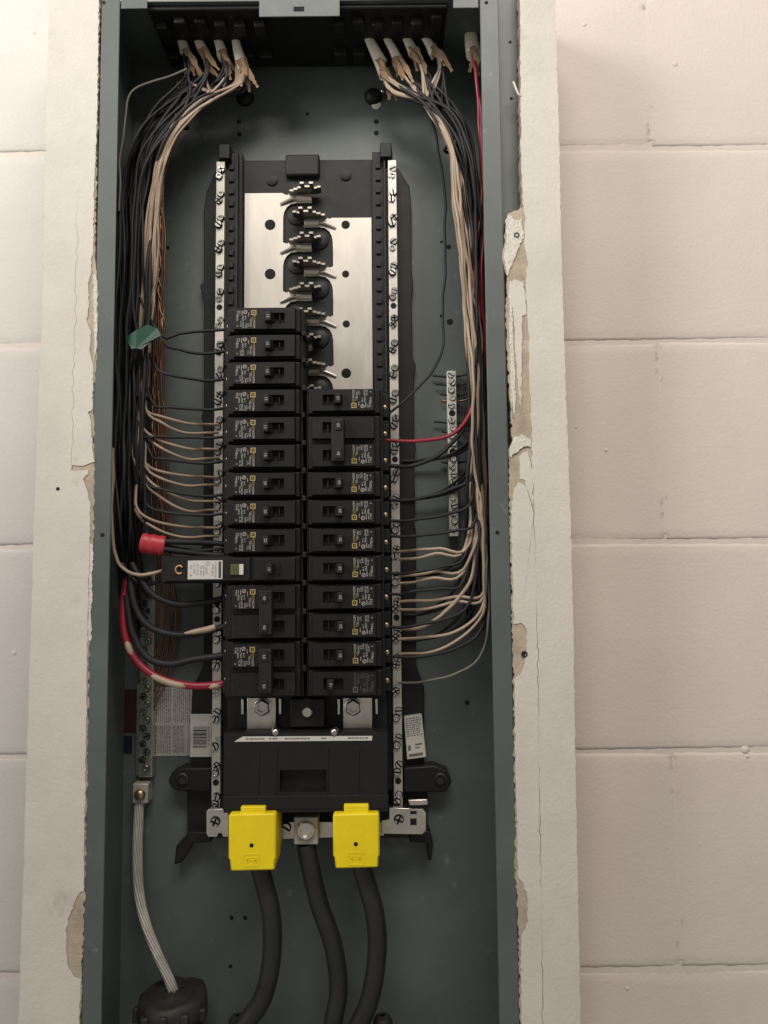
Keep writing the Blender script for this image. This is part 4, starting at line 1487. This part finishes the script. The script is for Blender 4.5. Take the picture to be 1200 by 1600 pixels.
wire(px_path([(738, 84, 50), (743, 120, 54), (749, 180, 52), (752, 260, 50), (750, 340, 58), (744, 400, 66), (743, 440, 72), (749, 490, 64), (750, 540, 58), (744, 600, 68), (735, 640, 76), (716, 670, 76),
              (690, 685, 74), (650, 690, 68), (602, 688, 60)], 5), 1.75, 'wire_red', 'red_wire', 'red wire from the top right down to the upper 30-amp pole', n=10)
wire(px_path([(741, 84, 48), (752, 200, 56), (756, 320, 60), (753, 450, 64), (757, 560, 60), (751, 660, 40), (738, 720, 20)], 5), 1.5, 'wire_red', 'red_wire', 'dark red wire behind the bright one in the right gutter')
wire(px_path([(655, 150, 50), (672, 185, 46), (684, 225, 40), (694, 300, 34), (696, 380, 30), (693, 470, 34), (691, 540, 40), (676, 582, 52), (650, 608, 60), (622, 634, 60), (600, 652, 58)], 5), 1.25, 'wire_black',
     'thin_wire', 'lone thin black wire hanging apart from the right bundle')
# short bare ends on the right ground bar
for i, (yy, xl_, m) in enumerate(((589, 676, 'wire_black'), (602, 681, 'wire_black'), (618, 688, 'wire_black'), (661, 678, 'wire_black'), (676, 690, 'wire_black'), (724, 690, 'wire_black'), (628, 690, 'copper'))):
    wire(px_path([(742, yy - 8, 26), (724, yy - 2, 16), (706, yy, 11), (xl_, yy - 2, 10)], 4), 1.1, m, 'ground_wire_end', 'short wire end poking through the right ground bar, %s from the top' % ('first', 'second', 'third', 'fifth', 'sixth', 'lowest', 'fourth')[i],
         group='wire ends at the right ground bar')

# ------------------------------------------------------------------ service cables and covers
for (pts, r_, lb) in (
        ([(402, 1335, 56), (410, 1370, 58), (424, 1430, 58), (424, 1500, 56), (410, 1560, 52), (382, 1600, 48), (330, 1660, 44)], 8.6, 'thick black service cable below the left yellow cover'),
        ([(478, 1318, 50), (484, 1350, 50), (498, 1410, 48), (520, 1475, 46), (529, 1540, 44), (522, 1590, 44), (505, 1660, 42)], 8.6, 'thick black service cable below the middle neutral lug'),
        ([(560, 1335, 56), (568, 1365, 58), (586, 1430, 58), (589, 1490, 56), (578, 1560, 52), (556, 1610, 48), (530, 1660, 46)], 8.8, 'thick black service cable below the right yellow cover')):
    wire(px_path(pts, 5), r_, 'cable_black', 'service_cable', lb, 'cable', 'thick black service cables', n=18)

# bare stranded ground cable
gp = px_path([(218, 1248, 14), (216, 1290, 16), (215, 1340, 20), (218, 1400, 26), (230, 1450, 34), (248, 1495, 42), (266, 1535, 46), (282, 1590, 46)], 3)
gc = thing('stranded_cable', 'bare stranded aluminium ground cable below the left ground bar', 'cable', gp[-1])
MB().tube(gp, 3.0, 10).build('core_strand', 'aluminium', gc, angle=80)
for q in range(9):
    st = []
    for i, p in enumerate(gp):
        a = i * .11 + 2 * math.pi * q / 9
        st.append(p + Vector((3.5 * math.cos(a), 3.5 * math.sin(a), 0)))
    MB().tube(st, 1.4, 7).build('strand', 'aluminium', gc, angle=80)
# conduit bushing at the bottom left
bs = thing('conduit_bushing', 'dusty grey conduit bushing round the ground cable at the bottom left', 'bushing', P3(272, 1640, 46))
bx, bz = P(270, 1560, 46)


def vlathe(x, y, rings, n=24):
    mb_ = MB()
    vs = []
    for r_, z in rings:
        vs += [(x + r_ * math.cos(2 * math.pi * k / n), y + r_ * math.sin(2 * math.pi * k / n), z) for k in range(n)]
    fs = []
    for j in range(len(rings) - 1):
        fs += [(j * n + k, j * n + (k + 1) % n, (j + 1) * n + (k + 1) % n, (j + 1) * n + k) for k in range(n)]
    return mb_.add(vs, fs)


rl_ = random.Random(8)
bm_ = vlathe(bx, -46, [(27, ZB), (27, bz - 16), (31, bz - 15), (31.5, bz - 6), (30, bz + 3), (26, bz + 6), (21, bz + 4), (18, bz + 7), (10, bz + 8), (1, bz + 7)])
bm_.v = [(x + rl_.uniform(-1.3, 1.3), y + rl_.uniform(-1.3, 1.3), z + rl_.uniform(-1.6, 1.6) if z > ZB + 5 else z) for x, y, z in bm_.v]
bm_.build('bushing_ring', 'bushing_grey', bs, angle=80)
for k in range(5):
    a = R(200 + 35 * k)
    cx_, cy_ = bx + 31 * math.cos(a), -46 + 31 * math.sin(a)
    MB().box(cx_ - 3.5, cx_ + 3.5, -cy_ - 3, -cy_ + 3, bz - 14, bz + rl_.uniform(-3, 2)).build('clamp_lug', 'bushing_grey', bs, bevel=1.4)
for (px, lb) in ((372, 'left'), (598, 'right')):
    x, z = P(px, 1590, 40)
    o = vlathe(x, -40, [(9, ZB), (9, z - 3), (7, z + 1), (2, z + 2)], 16).build('conduit_stub', 'bushing_grey')
    tag(o, 'small pale conduit stub at the bottom edge, %s one' % lb, 'conduit')


# yellow lug covers
def cover(pa, pb, ptab, hole, lb):
    d1 = 84
    x0, z1 = P(pa[0], pa[1], d1)
    x1, z0 = P(pb[0], pb[1], d1)
    t = thing('lug_cover', lb, 'cover', ((x0 + x1) / 2, -60, z0), 'yellow lug covers')
    body = [(x0 + 1.2, z1), (x1 - .4, z1 + .4), (x1, z1 - 2), (x1 + .2, z0 + 11), (x1 - .8, z0 + 9.5), (x1 - 1.2, z0 + .6), (x0 + 2.2, z0), (x0 + 1.2, z0 + 9.5), (x0, z0 + 11), (x0, z1 - 2)]
    MB().poly(body, 44, d1).build('body', 'yellow_plastic', t, bevel=1.6)
    xa, za = P(ptab[0], ptab[1], d1)
    xb, zb = P(ptab[2], ptab[3], d1)
    MB().box(xa, xb, 60, d1 - 2.5, zb - 3, za).build('tab', 'yellow_plastic', t, bevel=1.0)
    hx, hz = P(hole[0], hole[1], d1)
    MB().lathe(hx, hz, [(1.9, d1 - .5), (1.9, d1 + .12), (1.6, d1 + .14)], 14).build('probe_hole', 'dark_hole', t)
    mb_ = MB()
    ex, ez = hx, hz - 12.5
    for (a, b_, c_, e) in ((-7, 7, 4.6, 5.4), (-7, 7, -5.4, -4.6), (-7, -6.2, -4.6, 4.6), (6.2, 7, -4.6, 4.6), (-4, 4, 1.6, 2.4), (-4, 4, -.6, .2), (-4, -3.2, -2.8, 1.6), (3.2, 4, -2.8, 1.6)):
        mb_.box(ex + a, ex + b_, d1 - .2, d1 + .35, ez + c_, ez + e)
    mb_.build('moulded_mark', 'yellow_plastic', t)


cover((357, 1272), (431, 1361), (375, 1262, 414, 1276), (393, 1321), 'yellow plastic lug cover on the left, above the bent black cable')
cover((520, 1272), (593, 1357), (537, 1259, 576, 1274), (556, 1319), 'yellow plastic lug cover on the right of the middle lug')

for o in bpy.data.objects:
    if '_local' in o:
        del o['_local']
